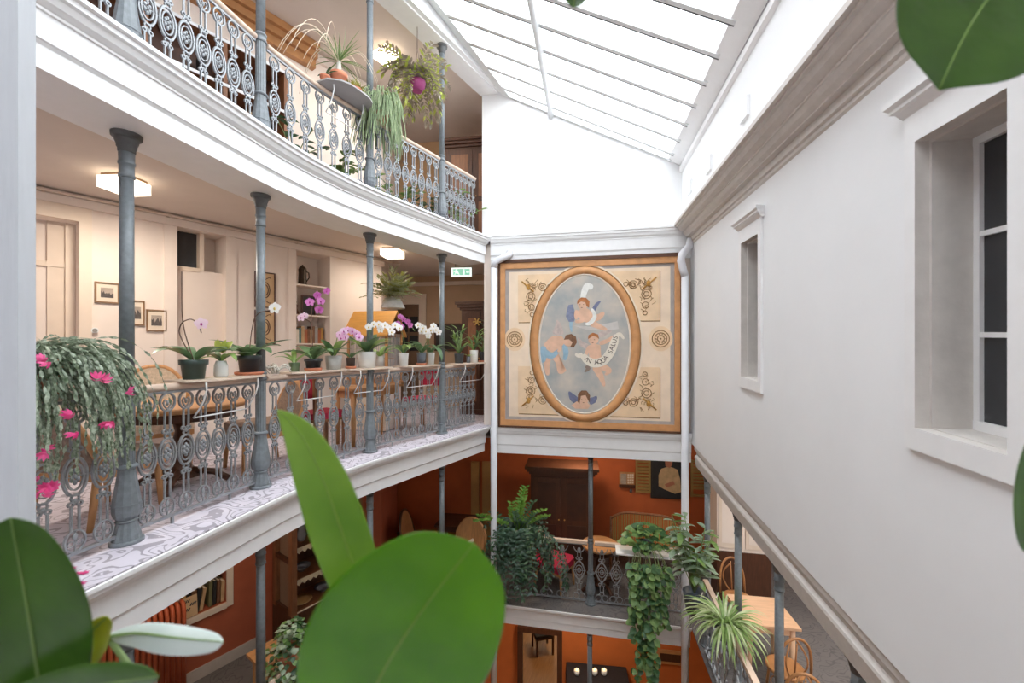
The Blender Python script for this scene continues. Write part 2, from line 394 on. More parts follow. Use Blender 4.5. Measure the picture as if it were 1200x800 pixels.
# windows: surround, header cornice, reveal, sash, panes
for n, (yf, yn) in enumerate(WIN):
    fr = .062; root_l = ['recessed narrow window nearer the painted panel', 'recessed narrow window with dark panes beside the large rubber leaf'][n]
    loc = RW((yf + yn) / 2, WB); w = thing('window_%d' % (n + 1), loc, root_l, None); w['kind'] = 'structure'
    mb = MB(); o = .022
    outer = [(yf + fr, WB - .1), (yn - fr, WB - .1), (yn - fr, WT + .13), (yf + fr, WT + .13)]; inner = [(yf, WB), (yn, WB), (yn, WT), (yf, WT)]
    for i in range(4):
        j = (i + 1) % 4
        mb.add([RW(*outer[i], o), RW(*outer[j], o), RW(*inner[j], o), RW(*inner[i], o)], [(0, 1, 2, 3)])
        mb.add([RW(*outer[i], 0), RW(*outer[j], 0), RW(*outer[j], o), RW(*outer[i], o)], [(0, 1, 2, 3)])
    mb.build('surround', TRIMW, w)
    mb = MB(); d = .2; st = .012
    inn2 = [(yf - st, WB + .004), (yn + st, WB + .004), (yn + st, WT - st), (yf - st, WT - st)]
    for i in range(4):
        j = (i + 1) % 4
        mb.add([RW(*inner[i], o), RW(*inner[j], o), RW(*inner[j], -.035), RW(*inner[i], -.035)], [(0, 1, 2, 3)])
        mb.add([RW(*inner[i], -.035), RW(*inner[j], -.035), RW(*inn2[j], -.035), RW(*inn2[i], -.035)], [(0, 1, 2, 3)])
        mb.add([RW(*inn2[i], -.035), RW(*inn2[j], -.035), RW(*inn2[j], -d - .06), RW(*inn2[i], -d - .06)], [(0, 1, 2, 3)])
    mb.build('reveal', BEIGE, w)
    # header cornice, with returned ends
    mb = MB(); hp = [(.022, WT + .13), (.03, WT + .14), (.045, WT + .165), (.06, WT + .17), (.06, WT + .185), (.078, WT + .2), (.078, WT + .225), (0, WT + .24)]
    e0, e1 = yf + fr + .02, yn - fr - .02
    mb.strip([[RW(e0 - .0, h, 0) for oo, h in hp], [RW(e0 + oo * .8 - .03, h, oo) for oo, h in hp], [RW(e1 - oo * .8 + .03, h, oo) for oo, h in hp], [RW(e1, h, 0) for oo, h in hp]])
    mb.build('header_cornice', TRIMW, w)
    # sash
    s = MB(); a, b = yf - st, yn + st; z0, z1 = WB + .004, WT - st; sw = .028
    def rb(mb, y0, y1, h0, h1, d0, d1):
        mb.add([RW(y, h, dd) for dd in (d0, d1) for y, h in ((y0, h0), (y1, h0), (y1, h1), (y0, h1))], [(0, 1, 2, 3), (7, 6, 5, 4), (0, 4, 5, 1), (1, 5, 6, 2), (2, 6, 7, 3), (3, 7, 4, 0)])
    rb(s, a, a - sw, z0, z1, -d + .01, -d - .03); rb(s, b + sw, b, z0, z1, -d + .01, -d - .03)
    rb(s, a, b, z0, z0 + .04, -d + .012, -d - .03); rb(s, a, b, z1 - .035, z1, -d + .012, -d - .03)
    hs = [z0 + .04, z0 + .04 + .375, z0 + .04 + .81, z1 - .035]
    for h in hs[1:3]: rb(s, a, b, h - .011, h + .011, -d + .008, -d - .03)
    so = s.build('sash', TRIMW, w)
    for i in range(3):
        g = MB(); rb(g, a - sw, b + sw, hs[i], hs[i + 1], -d - .008, -d - .014); g.build('pane', DGLASS, so)
    g = MB(); rb(g, a, b, z0 - .02, z1, -d - .25, -d - .27); g.build('blind', mat('dark_room', S(40, 40, 42), .9), w)  # dark sheet standing in for the unlit room behind, no real blind
for x, y, wdt in ((878, 118, 'third'), (834, 186, 'second'), (811, 214, 'first')):
    Y = 1.467 / ((x - 600) / F - .1906); h = (HY - y) / F * Y - .04 * Y
    mb = MB(); rb(mb, Y + .17, Y - .02, h - .13, h + .05, .016, .045)
    mb.build('wall_vent', WHITE, label='%s small white vent cover above the grey cornice, counted from the white end wall' % wdt, cat='vent', group='vent covers under the skylight')
# ------------------------------------------------------------------ back walls of the galleries
def back(name, z0, z1, m, label, y0=-.6, cut=None):
    """wall with rectangular openings cut = [(Ya, Yb, za, zb)] sorted by Y"""
    mb = MB(); y = y0
    def patch(a, b, c, d):
        mb.add([BWp(a, c), BWp(b, c), BWp(b, d), BWp(a, d)], [(0, 1, 2, 3)])
    for ya, yb, za, zb in (cut or []):
        patch(y, ya, z0, z1); patch(ya, yb, zb, z1)
        if za > z0: patch(ya, yb, z0, za)
        dp = .34
        mb.add([BWp(ya, za), BWp(ya, zb), BWp(ya, zb, -dp), BWp(ya, za, -dp)], [(0, 1, 2, 3)])
        mb.add([BWp(yb, za), BWp(yb, zb), BWp(yb, zb, -dp), BWp(yb, za, -dp)], [(3, 2, 1, 0)])
        mb.add([BWp(ya, zb), BWp(yb, zb), BWp(yb, zb, -dp), BWp(ya, zb, -dp)], [(0, 1, 2, 3)])
        mb.add([BWp(ya, za), BWp(yb, za), BWp(yb, za, -dp), BWp(ya, za, -dp)], [(3, 2, 1, 0)])
        mb.add([BWp(ya, za, -dp), BWp(yb, za, -dp), BWp(yb, zb, -dp), BWp(ya, zb, -dp)], [(0, 1, 2, 3)])
        y = yb
    patch(y, YC, z0, z1)
    # return into the hall and outer skin
    c = BWp(YC, z0); mb.add([c, (c.x - .2, FW + .1, z0), (c.x - .2, FW + .1, z1), (c.x, c.y, z1)], [(0, 1, 2, 3)])
    mb.add([BWp(y0, z0, -.6), BWp(YC, z0, -.6), BWp(YC, z1, -.6), BWp(y0, z1, -.6)], [(0, 1, 2, 3)])
    return struct(name, mb, m, label)
def zat(x, y): return bw(x, y).z
D1C = (bwY(-20), bwY(92), Z2, zat(92, 260)); D2C = (bwY(207), bwY(264), Z2, zat(240, 272)); NIC = (bwY(346.5), bwY(386), zat(366, 440), zat(366, 297))
back('wall_left', Z2, Z3 - .1, CREAM, 'cream back wall of the orchid gallery with a door and a book niche', cut=[D1C, D2C, NIC])
back('wall_left_upper', Z3, CZ + 4.6, CREAM, 'cream back wall of the upper gallery')
BKC = (bwY(192), bwY(265), Z1 + .8, Z1 + 1.75)
back('wall_left_lower', Z1, Z2 - .1, TERRA, 'terracotta back wall of the lower gallery with a book recess', cut=[BKC])
back('wall_left_ground', 0, Z1 - .1, ORANGE, 'orange ground floor wall left')
ZTOP = CZ + 4.6
def far(name, z0, z1, m, label):
    b = (.2, FW + .35 - 1.25 * 3.4 / 8.4) if z1 == ZTOP else (5.2, FW - .9)
    wallq(name, (-3.2, FW + .35), b, z0, z1, .15, m, label)
FARD = (Vector((5.2, FW - .9)) - Vector((-3.2, FW + .35))).normalized()
def fwp(x, y, out=0):
    k = (x - 600) / F; o = Vector((-3.2, FW + .35)); t = (o.x * FARD.y - o.y * FARD.x) / (k * FARD.y - FARD.x)
    return Vector((k * t + FARD.y * out, t - FARD.x * out, CZ + (HY - y) / F * t))
FCREAM = mat('tan_wall', S(200, 168, 136), .7, .04, 4)
far('wall_back', Z2, Z3 - .1, FCREAM, 'tan far wall of the hall behind the orchids')
far('wall_back_upper', Z3, ZTOP, mat('light_brown_wall', S(206, 166, 124), .7, .04, 4), 'light brown far wall of the upper gallery')
far('wall_back_lower', Z1, Z2 - .1, mat('deep_orange_wall', S(196, 98, 50), .7, .06, 4), 'orange far wall of the lower gallery')
far('wall_back_ground', 0, Z1 - .1, ORANGE, 'orange far wall of the ground floor')
# outer shell, mostly out of sight, added to close the rooms against light leaks
wallq('wall_near', (6, -5), (-8, -5), 0, Z3 + 4, .2, WHITE, 'white near wall of the atrium')
wallq('wall_right_outer', (5.2, 10), (5.2, -5.1), 0, Z3, .2, mat('dim_cream', S(190, 176, 160), .7), 'cream outer wall of the lower right gallery')
wallq('wall_left_outer', (-8, -5.1), (-8, 10.1), 0, CZ + 4.6, .2, CREAM, 'outer wall beyond the left galleries')
wallq('wall_back_outer', (5.3, 10), (-8, 10), 0, Z3, .2, CREAM, 'outer wall beyond the hall')
wallq('wall_back_top', (.2, 10), (-8, 10), Z3, ZTOP, .2, CREAM, 'outer wall beyond the upper hall')
wallq('wall_hall_light_stop', (.2, 7.27), (.2, 10), Z3, ZTOP, .1, CREAM, 'added unseen wall keeping stray light out of the upper hall')  # added to stop sky light entering the open side of the hall
# ------------------------------------------------------------------ ceilings
def ceil(name, z, m, label):
    pts, _ = path_pts(0, STOT, .5); pts = [tuple(p) for p in pts]
    c = ELW(811, 0); struct(name, MB().prism(pts + [(c.x + .1, c.y + .3), (5.2, 5.6), (5.2, 10), (-8, 10), (-8, P0.y)], z, z + .03), m, label)
ceil('ceiling', Z3 - .2, CEIL, 'warm ceiling of the orchid gallery')
ceil('ceiling', Z2 - .23, mat('lower_ceiling', S(206, 186, 168), .8), 'ceiling of the lower gallery')
ZT = CZ + 4.43                                # underside of the top beam
pts, _ = path_pts(0, STOT, .18); pts = [tuple(p) for p in pts]
e = path(STOT + .75, .18)[0]
struct('ceiling', MB().prism(pts + [tuple(e), (e.x + .2, 10), (-8, 10), (-8, P0.y)], ZT + .1, ZT + .2), CEIL, 'ceiling of the upper gallery')
rows = []
for s in path_pts(0, STOT + .8)[1]:
    rows.append([Vector((*path(s, o)[0], ZT + h)) for o, h in ((.5, .12), (.5, 0), (.2, 0), (.2, .02), (.13, .02), (.13, .35))])
struct('trim_9', MB().strip(rows), TRIMW, 'white beam carrying the high edge of the skylight')
# ------------------------------------------------------------------ skylight
eu0, eu1 = EU(590, 110), EU(783, 186)
upd = (eu0 - eu1)                            # up the slope, parallel to the end wall
dr = Vector((-.187, -.982, 0))               # towards the camera along the right wall
def sky(d, t): return eu1 + dr * d + Vector((0, 0, -.03 * d)) + upd * t
def skytop(d):                               # where the slope meets the left beam
    a, b = path(STOT + .7, .12)[0], path(STOT - 2.2, .12)[0]
    best = 1
    for i in range(400):
        t = .8 + i * .004; p = sky(d, t)
        e1, e2 = path(max(0, min(STOT + .7, STOT - d * 1.02 + .5)), .12)
        if (Vector((p.x, p.y)) - e1).dot(Vector((-e2.y, e2.x))) > 0: best = t; break
    return best
sk = thing('skylight', eu1, 'sloping glazed skylight with dark glazing bars over the atrium', 'skylight')
nrm = upd.cross(dr).normalized()
if nrm.z < 0: nrm = -nrm
ds = [.02] + [.25 + .4535 * i for i in range(25)]  # bars run on behind the camera, lengthened to bring more light down
tops = [skytop(d) for d in ds]
for i, d in enumerate(ds):
    tt = tops[i]; a, b = sky(d, -.02), sky(d, tt)
    o = MB().bar(a, b, .05, .06, up=nrm).build('glazing_bar', SKYFR, sk)
    MB().bar(a - nrm * .012 - dr * .036, b - nrm * .012 - dr * .036, .022, .03, up=nrm).build('seal', SEAL, o)
    if i < len(ds) - 1:
        for t0, t1, t2, t3 in ((0, .685, 0, .685), (.685, tt, .685, tops[i + 1])):
            MB().quadbox([sky(d, t0) + nrm * .022, sky(d, t1) + nrm * .022, sky(ds[i + 1], t3) + nrm * .022, sky(ds[i + 1], t2) + nrm * .022], nrm * .006).build('pane', GLASS, sk)
MB().tube([sky(d, .685) - nrm * .05 for d in (-.05, 11.1)], .045, 10).build('purlin', SKYFR, sk)
MB().strip([[sky(d, t) + nrm * h for t, h in ((tt - .06, .03), (tt - .06, -.03), (tt, -.03), (tt, .06))] for d, tt in zip(ds, tops)]).build('upper_frame', SKYFR, sk)
for i in range(2, 8):
    MB().box(sky(ds[i], .685) - nrm * .02, (.05, .05, .06)).build('bracket', SKYFR, sk)
# eave beam at the low side
rows = []
for d in (-.1, 11.5):
    b = eu1 + dr * d + Vector((0, 0, -.03 * d)); o = Vector((.982, -.187, 0))
    rows.append([b + Vector((0, 0, .05)), b + Vector((0, 0, -.02)) , b + o * .19 + Vector((0, 0, -.12)), b + o * .19 + Vector((0, 0, -.1)), b + o * .3 + Vector((0, 0, -.02)), b + o * .3 + Vector((0, 0, .3))])
struct('trim_10', MB().strip(rows), TRIMW, 'pale sloping eave beam at the low edge of the skylight')
rows = [[RW(y, h, o) for o, h in ((.02, 2.54), (.06, 2.56), (.06, 2.63), (.02, 2.65))] for y in (6.9, -5)]
struct('trim_11', MB().strip(rows), TRIMW, 'slim white moulding under the eave beam')
# near frame beside the camera and the sill with the plants
GWF = mat('grey_white_frame', S(192, 194, 198), .55, .03, 5, stretch=(8, 8, 1), bump=.1, bscale=12)
X0 = -1.5
mb = MB(); mb.box((X0 - .2, X0 / -1.1625 - .0235, CZ + .5), (.4, .047, 4.6)); a = struct('trim_12', mb, GWF, 'pale grey window post close beside the rubber plant')
struct('floor', MB().prism([(-1.75, -.7), (1.45, -.7), (1.45, .62), (-1.75, .62)], Z2 - .12, Z2), CARPET)
mb = MB(); mb.box((.1, .58, Z2 + .16), (2.6, .12, .32)); mb.box((.1, .53, Z2 + .335), (2.7, .34, .035)); struct('trim_13', mb, TRIMW, 'low white sill under the rubber plants')
# ------------------------------------------------------------------ cast iron columns
def make_column(H, label, group):
    c = thing('iron_column', (0, 0, 0), label, 'column', group)
    MB().lathe([(.088, 0), (.088, .018), (.08, .024)], 20).build('plinth', COLM, c, local=True)
    b = MB(); b.lathe([(.078, .024), (.074, .05), (.06, .1), (.05, .135)], 24, flute=.07, smooth=False); b.lathe([(.052, .132), (.06, .142), (.052, .152)], 16)
    b.build('foot', COLM, c, local=True)
    b = MB(); b.lathe([(.05, .152), (.068, .175), (.076, .205), (.077, .24), (.07, .29), (.058, .37), (.048, .44), (.046, .478)], 24, flute=.045, smooth=False)
    b.lathe([(.077, .245), (.08, .25), (.077, .256)], 16, capb=False, capt=False)
    b.build('vase', COLM, c, local=True)
    MB().lathe([(.048, .475), (.058, .48), (.06, .49), (.052, .497), (.047, .503)], 18).build('collar', COLM, c, local=True)
    MB().lathe([(.042, .5), (.042, .96)], 28, flute=.07, smooth=False).build('fluted_shaft', COLM, c, local=True)
    MB().lathe([(.042, .955), (.05, .96), (.05, .975), (.044, .985), (.044, 1.01), (.05, 1.015), (.05, 1.03), (.04, 1.04)], 18).build('collar', COLM, c, local=True)
    MB().lathe([(.039, 1.035), (.036, H - .28)], 18).build('shaft', COLM, c, local=True)
    MB().lathe([(.036, H - .285), (.043, H - .28), (.043, H - .265), (.039, H - .26), (.039, H - .2), (.044, H - .195), (.044, H - .18), (.04, H - .175), (.041, H - .12)], 18).build('neck', COLM, c, local=True)
    k = MB(); k.lathe([(.041, H - .12), (.045, H - .115), (.045, H - .095), (.052, H - .085), (.052, H - .07), (.06, H - .05), (.064, H - .032), (.06, H - .028), (.078, H - .024), (.08, H - .006), (.08, H)], 20)
    k.build('capital', CAPIRON, c, local=True)
    return c
CX = (148.5, 305.5, 433.5, 517.8)
NEARBY = ['beside the hanging Christmas cactus', 'at the bend of the railing', 'between the white orchid pots', 'closest to the painted panel']
colH2, colH3, colH1 = 3.03 - .41, ZT - Z3, 2.83 - .41
col_s = [rail_s(x) for x in CX]
lv = [(Z2, colH2, ['grey cast iron column with dark capital rising beside the pink Christmas cactus', 'grey cast iron column beside the black orchid pot on a clay saucer', 'grey cast iron column between the pink and the white orchids', 'grey cast iron column beside the hanging exit sign']),
      (Z3, colH3, ['grey fluted column foot on the upper gallery at the wooden shelves', 'pale grey column on the upper gallery at the wooden cornice', 'pale grey column on the upper gallery beside the trailing feathery plant', 'pale grey column on the upper gallery beside the hanging purple basket']),
      (Z1, colH1, ['grey column of the lower gallery in front of the orange radiator', 'grey column of the lower gallery in front of the glazed cabinet', 'grey column of the lower gallery behind the upright pointed leaf', 'grey column of the lower gallery in front of the wooden table and oval chair'])]
protos = {}
for z, H, labs in lv:
    for i, s in enumerate(col_s):
        p, d = path(s, roff(s)); loc = (p.x, p.y, z)
        if H not in protos:
            c = make_column(H, labs[i], 'columns of the left galleries'); c.location = loc; protos[H] = c
            BASE[c.name] = Matrix.Translation(loc)
        else: dup(protos[H], loc, label=labs[i])
c1 = protos[colH1]
q = ELW(692, Z1, -.3); dup(c1, q, label='slim grey column standing in the railing below the painted panel', group='columns of the lower gallery')
for x, l in ((818, 'grey column behind the right white downpipe'), (851, 'grey column rising from the glossy leafy plant under the white wall'), (895, 'thick grey column beside the bentwood chairs'), (980, 'grey column under the white wall beyond the bentwood chairs')):
    Y = rwY(x); q = RW(Y, 0, -.12); dup(c1, (q.x, q.y, Z1), sc=(CZ + HB - .3 + .04 * Y - Z1) / colH1, label=l, group='columns of the lower gallery')
# lowest storey column
q = ELW(691, 0, -.3); dup(protos[colH2], (q.x, q.y, 0), sc=(Z1 - .37) / colH2, label='dark grey column on the ground floor before the orange wall', group='columns of the lower gallery')
# ------------------------------------------------------------------ balusters (x along the rail, z up)
def ring(mb, x, z, rx, rz, r=.006, n=14): mb.tube(circ((x, 0, z), rx, rz, n), r, 4, closed=True, smooth=False, flatdir=(0, 1, 0), flat=1.5)
def seg(mb, pts, r=.006): mb.tube([(a, 0, b) for a, b in pts], r, 4, smooth=False, flatdir=(0, 1, 0), flat=1.4)
def baluster_mesh():
    m = MB()
    ring(m, 0, .13, .05, .062, .0065, 16); ring(m, -.02, .118, .016, .016, .004, 8); ring(m, .02, .118, .016, .016, .004, 8); m.ell((0, 0, .155), (.016, .01, .022), 6, 4); seg(m, [(0, .07), (0, .19)], .004)
    for sx in (-1, 1):
        x = .019 * sx
        seg(m, [(x, .185), (x, .335)], .0065); seg(m, [(x, .675), (x, .815)], .0065)
        for z in (.345, .662): ring(m, .021 * sx, z, .013, .013, .0065, 8)
        # heart in the top loop
        seg(m, [(0, .815), (.02 * sx, .84), (.028 * sx, .865), (.018 * sx, .885), (0, .868)], .006)
    m.ell((0, 0, .36), (.014, .01, .016), 6, 4); m.ell((0, 0, .645), (.014, .01, .016), 6, 4)
    ring(m, 0, .378, .02, .022, .006, 8); ring(m, 0, .628, .02, .022, .006, 8)
    ring(m, 0, .503, .058, .11, .0075, 20); ring(m, 0, .503, .04, .078, .006, 16)
    for i in range(6):
        a = i * math.pi / 3 + .5; m.ell((.017 * math.cos(a), 0, .503 + .034 * math.sin(a)), (.012, .012, .017), 6, 4)
    m.ell((0, 0, .503), (.011, .016, .014), 6, 4); seg(m, [(-.068, .503), (.068, .503)], .004)
    for sx in (-1, 1): seg(m, [(.012 * sx, .39), (.035 * sx, .405), (.05 * sx, .44)], .005); seg(m, [(.012 * sx, .616), (.035 * sx, .6), (.05 * sx, .566)], .005)
    ring(m, 0, .868, .052, .062, .0075, 18); m.ell((0, 0, .86), (.012, .01, .02), 6, 4)
    return m
def baluster_mesh_low():
    m = MB(); ring(m, -.05, .1, .045, .05, .007, 12); ring(m, .05, .1, .045, .05, .007, 12); ring(m, 0, .17, .035, .03, .006, 10)
    for sx in (-1, 1):
        seg(m, [(.025 * sx, .19), (.03 * sx, .3)], .007); seg(m, [(.025 * sx, .72), (.03 * sx, .8), (.07 * sx, .84), (.09 * sx, .89)], .007)
        ring(m, .03 * sx, .315, .02, .02, .006, 8); ring(m, .03 * sx, .7, .02, .02, .006, 8)
    seg(m, [(0, .33), (.1, .51), (0, .69), (-.1, .51), (0, .33)], .009); ring(m, 0, .51, .082, .14, .007, 18); ring(m, 0, .51, .056, .08, .007, 14); ring(m, 0, .51, .026, .035, .007, 10)
    seg(m, [(-.1, .51), (.1, .51)], .005); seg(m, [(0, .33), (0, .69)], .005); m.ell((0, 0, .83), (.03, .012, .05), 6, 4)
    return m
def tomesh(mb, name, mt):
    me = bpy.data.meshes.new(name); me.from_pydata(mb.v, [], mb.f); me.polygons.foreach_set('use_smooth', mb.sm); me.update(); me.materials.append(mt); return me
BAL = tomesh(baluster_mesh(), 'baluster', IRON); BALL = tomesh(baluster_mesh_low(), 'baluster', IRON)
def railing(sa, sb, n, z, label, group, me=BAL, mid=False, h=.945):
    p, d = path((sa + sb) / 2, roff((sa + sb) / 2)); r = thing('railing', (p.x, p.y, z), label, 'railing', group)
    ss = [sa + (sb - sa) * i / 8 for i in range(9)]
    def line(zz, do=0): return [Vector((*path(s, roff(s) + do)[0], z + zz)) for s in ss]
    MB().tube(line(h + .027), .027, 10, smooth=True).build('handrail', RAILW, r)
    MB().tube(line(h - .008), .012, 4, smooth=False).build('top_bar', IRON, r)
    MB().tube(line(.06), .013, 4, smooth=False).build('bottom_bar', IRON, r)
    if mid: MB().tube(line(.5), .006, 6).build('middle_bar', IRON, r)
    for f in (.25, .75): q, _ = path(lerp(sa, sb, f), roff(lerp(sa, sb, f))); MB().box((q.x, q.y, z + .03), (.016, .016, .06)).build('rail_foot', IRON, r)
    for i in range(n):
        s = sa + (sb - sa) * (i + .5) / n; q, d = path(s, roff(s))
        o = bpy.data.objects.new('baluster', me); COL.objects.link(o); o.parent = r
        o.location = (q.x - p.x, q.y - p.y, 0); o.rotation_euler = (0, 0, math.atan2(d.y, d.x))
SE = STOT - .03
gap = .055
for z, gname, labs in ((Z2, 'railings of the orchid gallery', ['grey scrollwork railing under the Christmas cactus', 'grey scrollwork railing before the round table, under the green orchid pots', 'grey scrollwork railing bay under the pink orchids', 'grey scrollwork railing bay before the red cushions', 'grey scrollwork railing bay ending at the painted panel wall']),
                       (Z3, 'railings of the upper gallery', ['pale scrollwork railing of the upper gallery before the dark shelves', 'pale scrollwork railing of the upper gallery beside the wooden shelves', 'pale scrollwork railing of the upper gallery under the terracotta pots', 'pale scrollwork railing of the upper gallery under the purple hanging basket', 'pale scrollwork railing of the upper gallery ending at the white end wall'])):
    b = [col_s[0] - 1.1] + col_s + [SE]
    for i, n in enumerate((7, 7, 7, 8, 7)):
        railing(b[i] + gap, b[i + 1] - (gap if i < 4 else 0), n, z, labs[i], gname, mid=i >= 3)
for i, n in ((2, 5), (3, 5), (4, 4)):
    b = [col_s[0] - 1.1] + col_s + [SE]
    railing(b[i] + gap, b[i + 1] - gap, n, Z1, ['', '', 'iron railing of the lower gallery beside the ivy', 'iron railing of the lower gallery by the round chair back', 'iron railing of the lower gallery running into the dark fern'][i], 'railings of the lower gallery', BALL)
# straight railing under the painted panel and along the right
def straight_rail(a, b, n, label, me=BALL, h=.945):
    a, b = Vector(a), Vector(b); c = (a + b) / 2; r = thing('railing', c, label, 'railing', 'railings of the lower gallery'); Z = Vector((0, 0, 1)); ang = math.atan2(b.y - a.y, b.x - a.x)
    MB().bar(a + Z * (h + .025), b + Z * (h + .025), .06, .045).build('handrail', RAILW, r)
    MB().bar(a + Z * (h - .01), b + Z * (h - .01), .02).build('top_bar', IRON, r); MB().bar(a + Z * .04, b + Z * .04, .022).build('bottom_bar', IRON, r)
    d = (b - a).normalized()
    for e in (a + d * .02, b - d * .02): MB().box(e + Z * .02, (.016, .016, .04)).build('rail_foot', IRON, r)
    for i in range(n):
        q = a.lerp(b, (i + .5) / n) - c; o = bpy.data.objects.new('baluster', me); COL.objects.link(o); o.parent = r; o.location = q; o.rotation_euler = (0, 0, ang)
straight_rail(ELW(590, Z1, -.3), ELW(688, Z1, -.3), 5, 'iron railing below the painted panel, left of its column beside the dark fern')
straight_rail(ELW(697, Z1, -.3), ELW(806, Z1, -.3), 6, 'iron railing below the painted panel behind the pothos')
yy = [5.55, rwY(851), rwY(895), rwY(980)]
for i in range(3):
    a, b = RW(yy[i] - .07, 0, -.05), RW(yy[i + 1] + .07, 0, -.05); a.z = b.z = Z1
    straight_rail(a, b, 4, ['iron railing under the leafy plant beneath the white wall', 'iron railing beside the spider plant beneath the white wall', 'iron railing beneath the white wall by the last bentwood chair'][i])
# ------------------------------------------------------------------ downpipes
def downpipe(ptop, pts, label, x, r=.052):
    o = thing('downpipe', pts[-1], label, 'pipe')
    MB().tube(pts[1:], r, 14).build('pipe', PIPEW, o)
    MB().tube(ptop, r * 1.02, 14).build('elbow', PIPEW, o)
pl = EW(580.5, 405, .0); a = ELW(580.5, 0, .1); e = ELW(598, 0, .06)
zt = EW(598, 300).z
downpipe([Vector((e.x, e.y + .1, zt + .07)), Vector((e.x, e.y, zt + .0)), Vector((lerp(e.x, a.x, .5), lerp(e.y, a.y, .5), zt - .05)), Vector((a.x + .02, a.y, zt - .1)), Vector((a.x, a.y, zt - .2))], [None, Vector((a.x, a.y, zt - .19)), Vector((a.x, a.y, 0))], 'white downpipe at the left edge of the painted panel', 580)
a = ELW(801, 0, .1); e = ELW(806, 0, .06)
zt = EW(806, 285).z
downpipe([Vector((e.x + .03, e.y, zt + .05)), Vector((e.x + .01, e.y, zt - .06)), Vector((a.x - .05, a.y, zt - .19)), Vector((a.x - .06, a.y, zt - .27)), Vector((a.x - .03, a.y, zt - .4)), Vector((a.x, a.y, zt - .5))], [None, Vector((a.x, a.y, zt - .49)), Vector((a.x, a.y, 0))], 'white downpipe at the right edge of the painted panel', 801)
# ------------------------------------------------------------------ painted panel
o0 = EW(586.5, 405, -.02); o1 = EW(797, 405, -.02)
ux = Vector((DE.x, DE.y, 0)); oz = Vector((0, 0, 1)); oy = Vector((NE.x, NE.y, 0))
zb, ztp = EW(690, 501.5).z + .0, EW(690, 304.5).z
PW = (o1 - o0).length; PH = ztp - zb; org = Vector((o0.x, o0.y, zb))
pan = thing('painted_panel', org, 'framed painted ceiling-style panel with cherubs in an oval on peach ground', 'painting')
def pp(u, v, h): return org + ux * (u * PW) + oz * (v * PH) + oy * h          # u, v in 0..1
def ppoly(pts, h, m, name, parent, th=.0025):
    mb = MB(); n = len(pts); f = [pp(u, v, h + th) for u, v in pts]; b = [pp(u, v, h) for u, v in pts]
    mb.add(f + b, [list(range(n)), list(range(n, 2 * n))[::-1]] + [(i, (i + 1) % n, n + (i + 1) % n, n + i) for i in range(n)])
    return mb.build(name, m, parent)
def rect(a, b, c, d): return [(a, b), (c, b), (c, d), (a, d)]
PEACH = mat('peach_paint', S(242, 218, 192), .7, .06, 5, bump=.05); PEACH2 = mat('sand_paint', S(238, 206, 168), .7, .08, 5)
FRO = mat('ochre_frame_paint', S(208, 150, 98), .5, .12, 8); DKB = mat('dark_frame_edge', S(92, 58, 38), .6, .1, 8); GRL = mat('grey_painted_line', S(176, 166, 160), .7, .08, 9)
GOLD = mat('painted_gold', S(190, 138, 62), .6, .3, 20); SHD = mat('painted_brown_line', S(150, 108, 62), .7, .2, 12)
mb = MB()
for q in (rect(-.012, -.012, 1.012, .0), rect(-.012, 1, 1.012, 1.02), rect(-.012, -.012, .0, 1.02), rect(1, -.012, 1.012, 1.02)):
    mb.quadbox([pp(u, v, 0) for u, v in q], oy * .05)
mb.build('frame_edge', DKB, pan)
mb = MB(); fr = .036
for q in (rect(0, 0, 1, fr), rect(0, 1 - fr, 1, 1), rect(0, fr, fr * .8, 1 - fr), rect(1 - fr * .8, fr, 1, 1 - fr)): mb.quadbox([pp(u, v, 0) for u, v in q], oy * .035)
mb.build('frame', FRO, pan)
ppoly(rect(0, 0, 1, 1), .0, GRL, 'border', pan, .012); ppoly(rect(.05, .055, .95, .945), .012, PEACH, 'ground', pan, .003)
def ellp(cx, cy, rx, ry, a0=0, a1=2 * math.pi, n=40): return [(cx + rx * math.cos(a0 + (a1 - a0) * i / n), cy + ry * math.sin(a0 + (a1 - a0) * i / n)) for i in range(n + (0 if a1 - a0 > 6.28 else 1))]
CU, CV = .485, .5
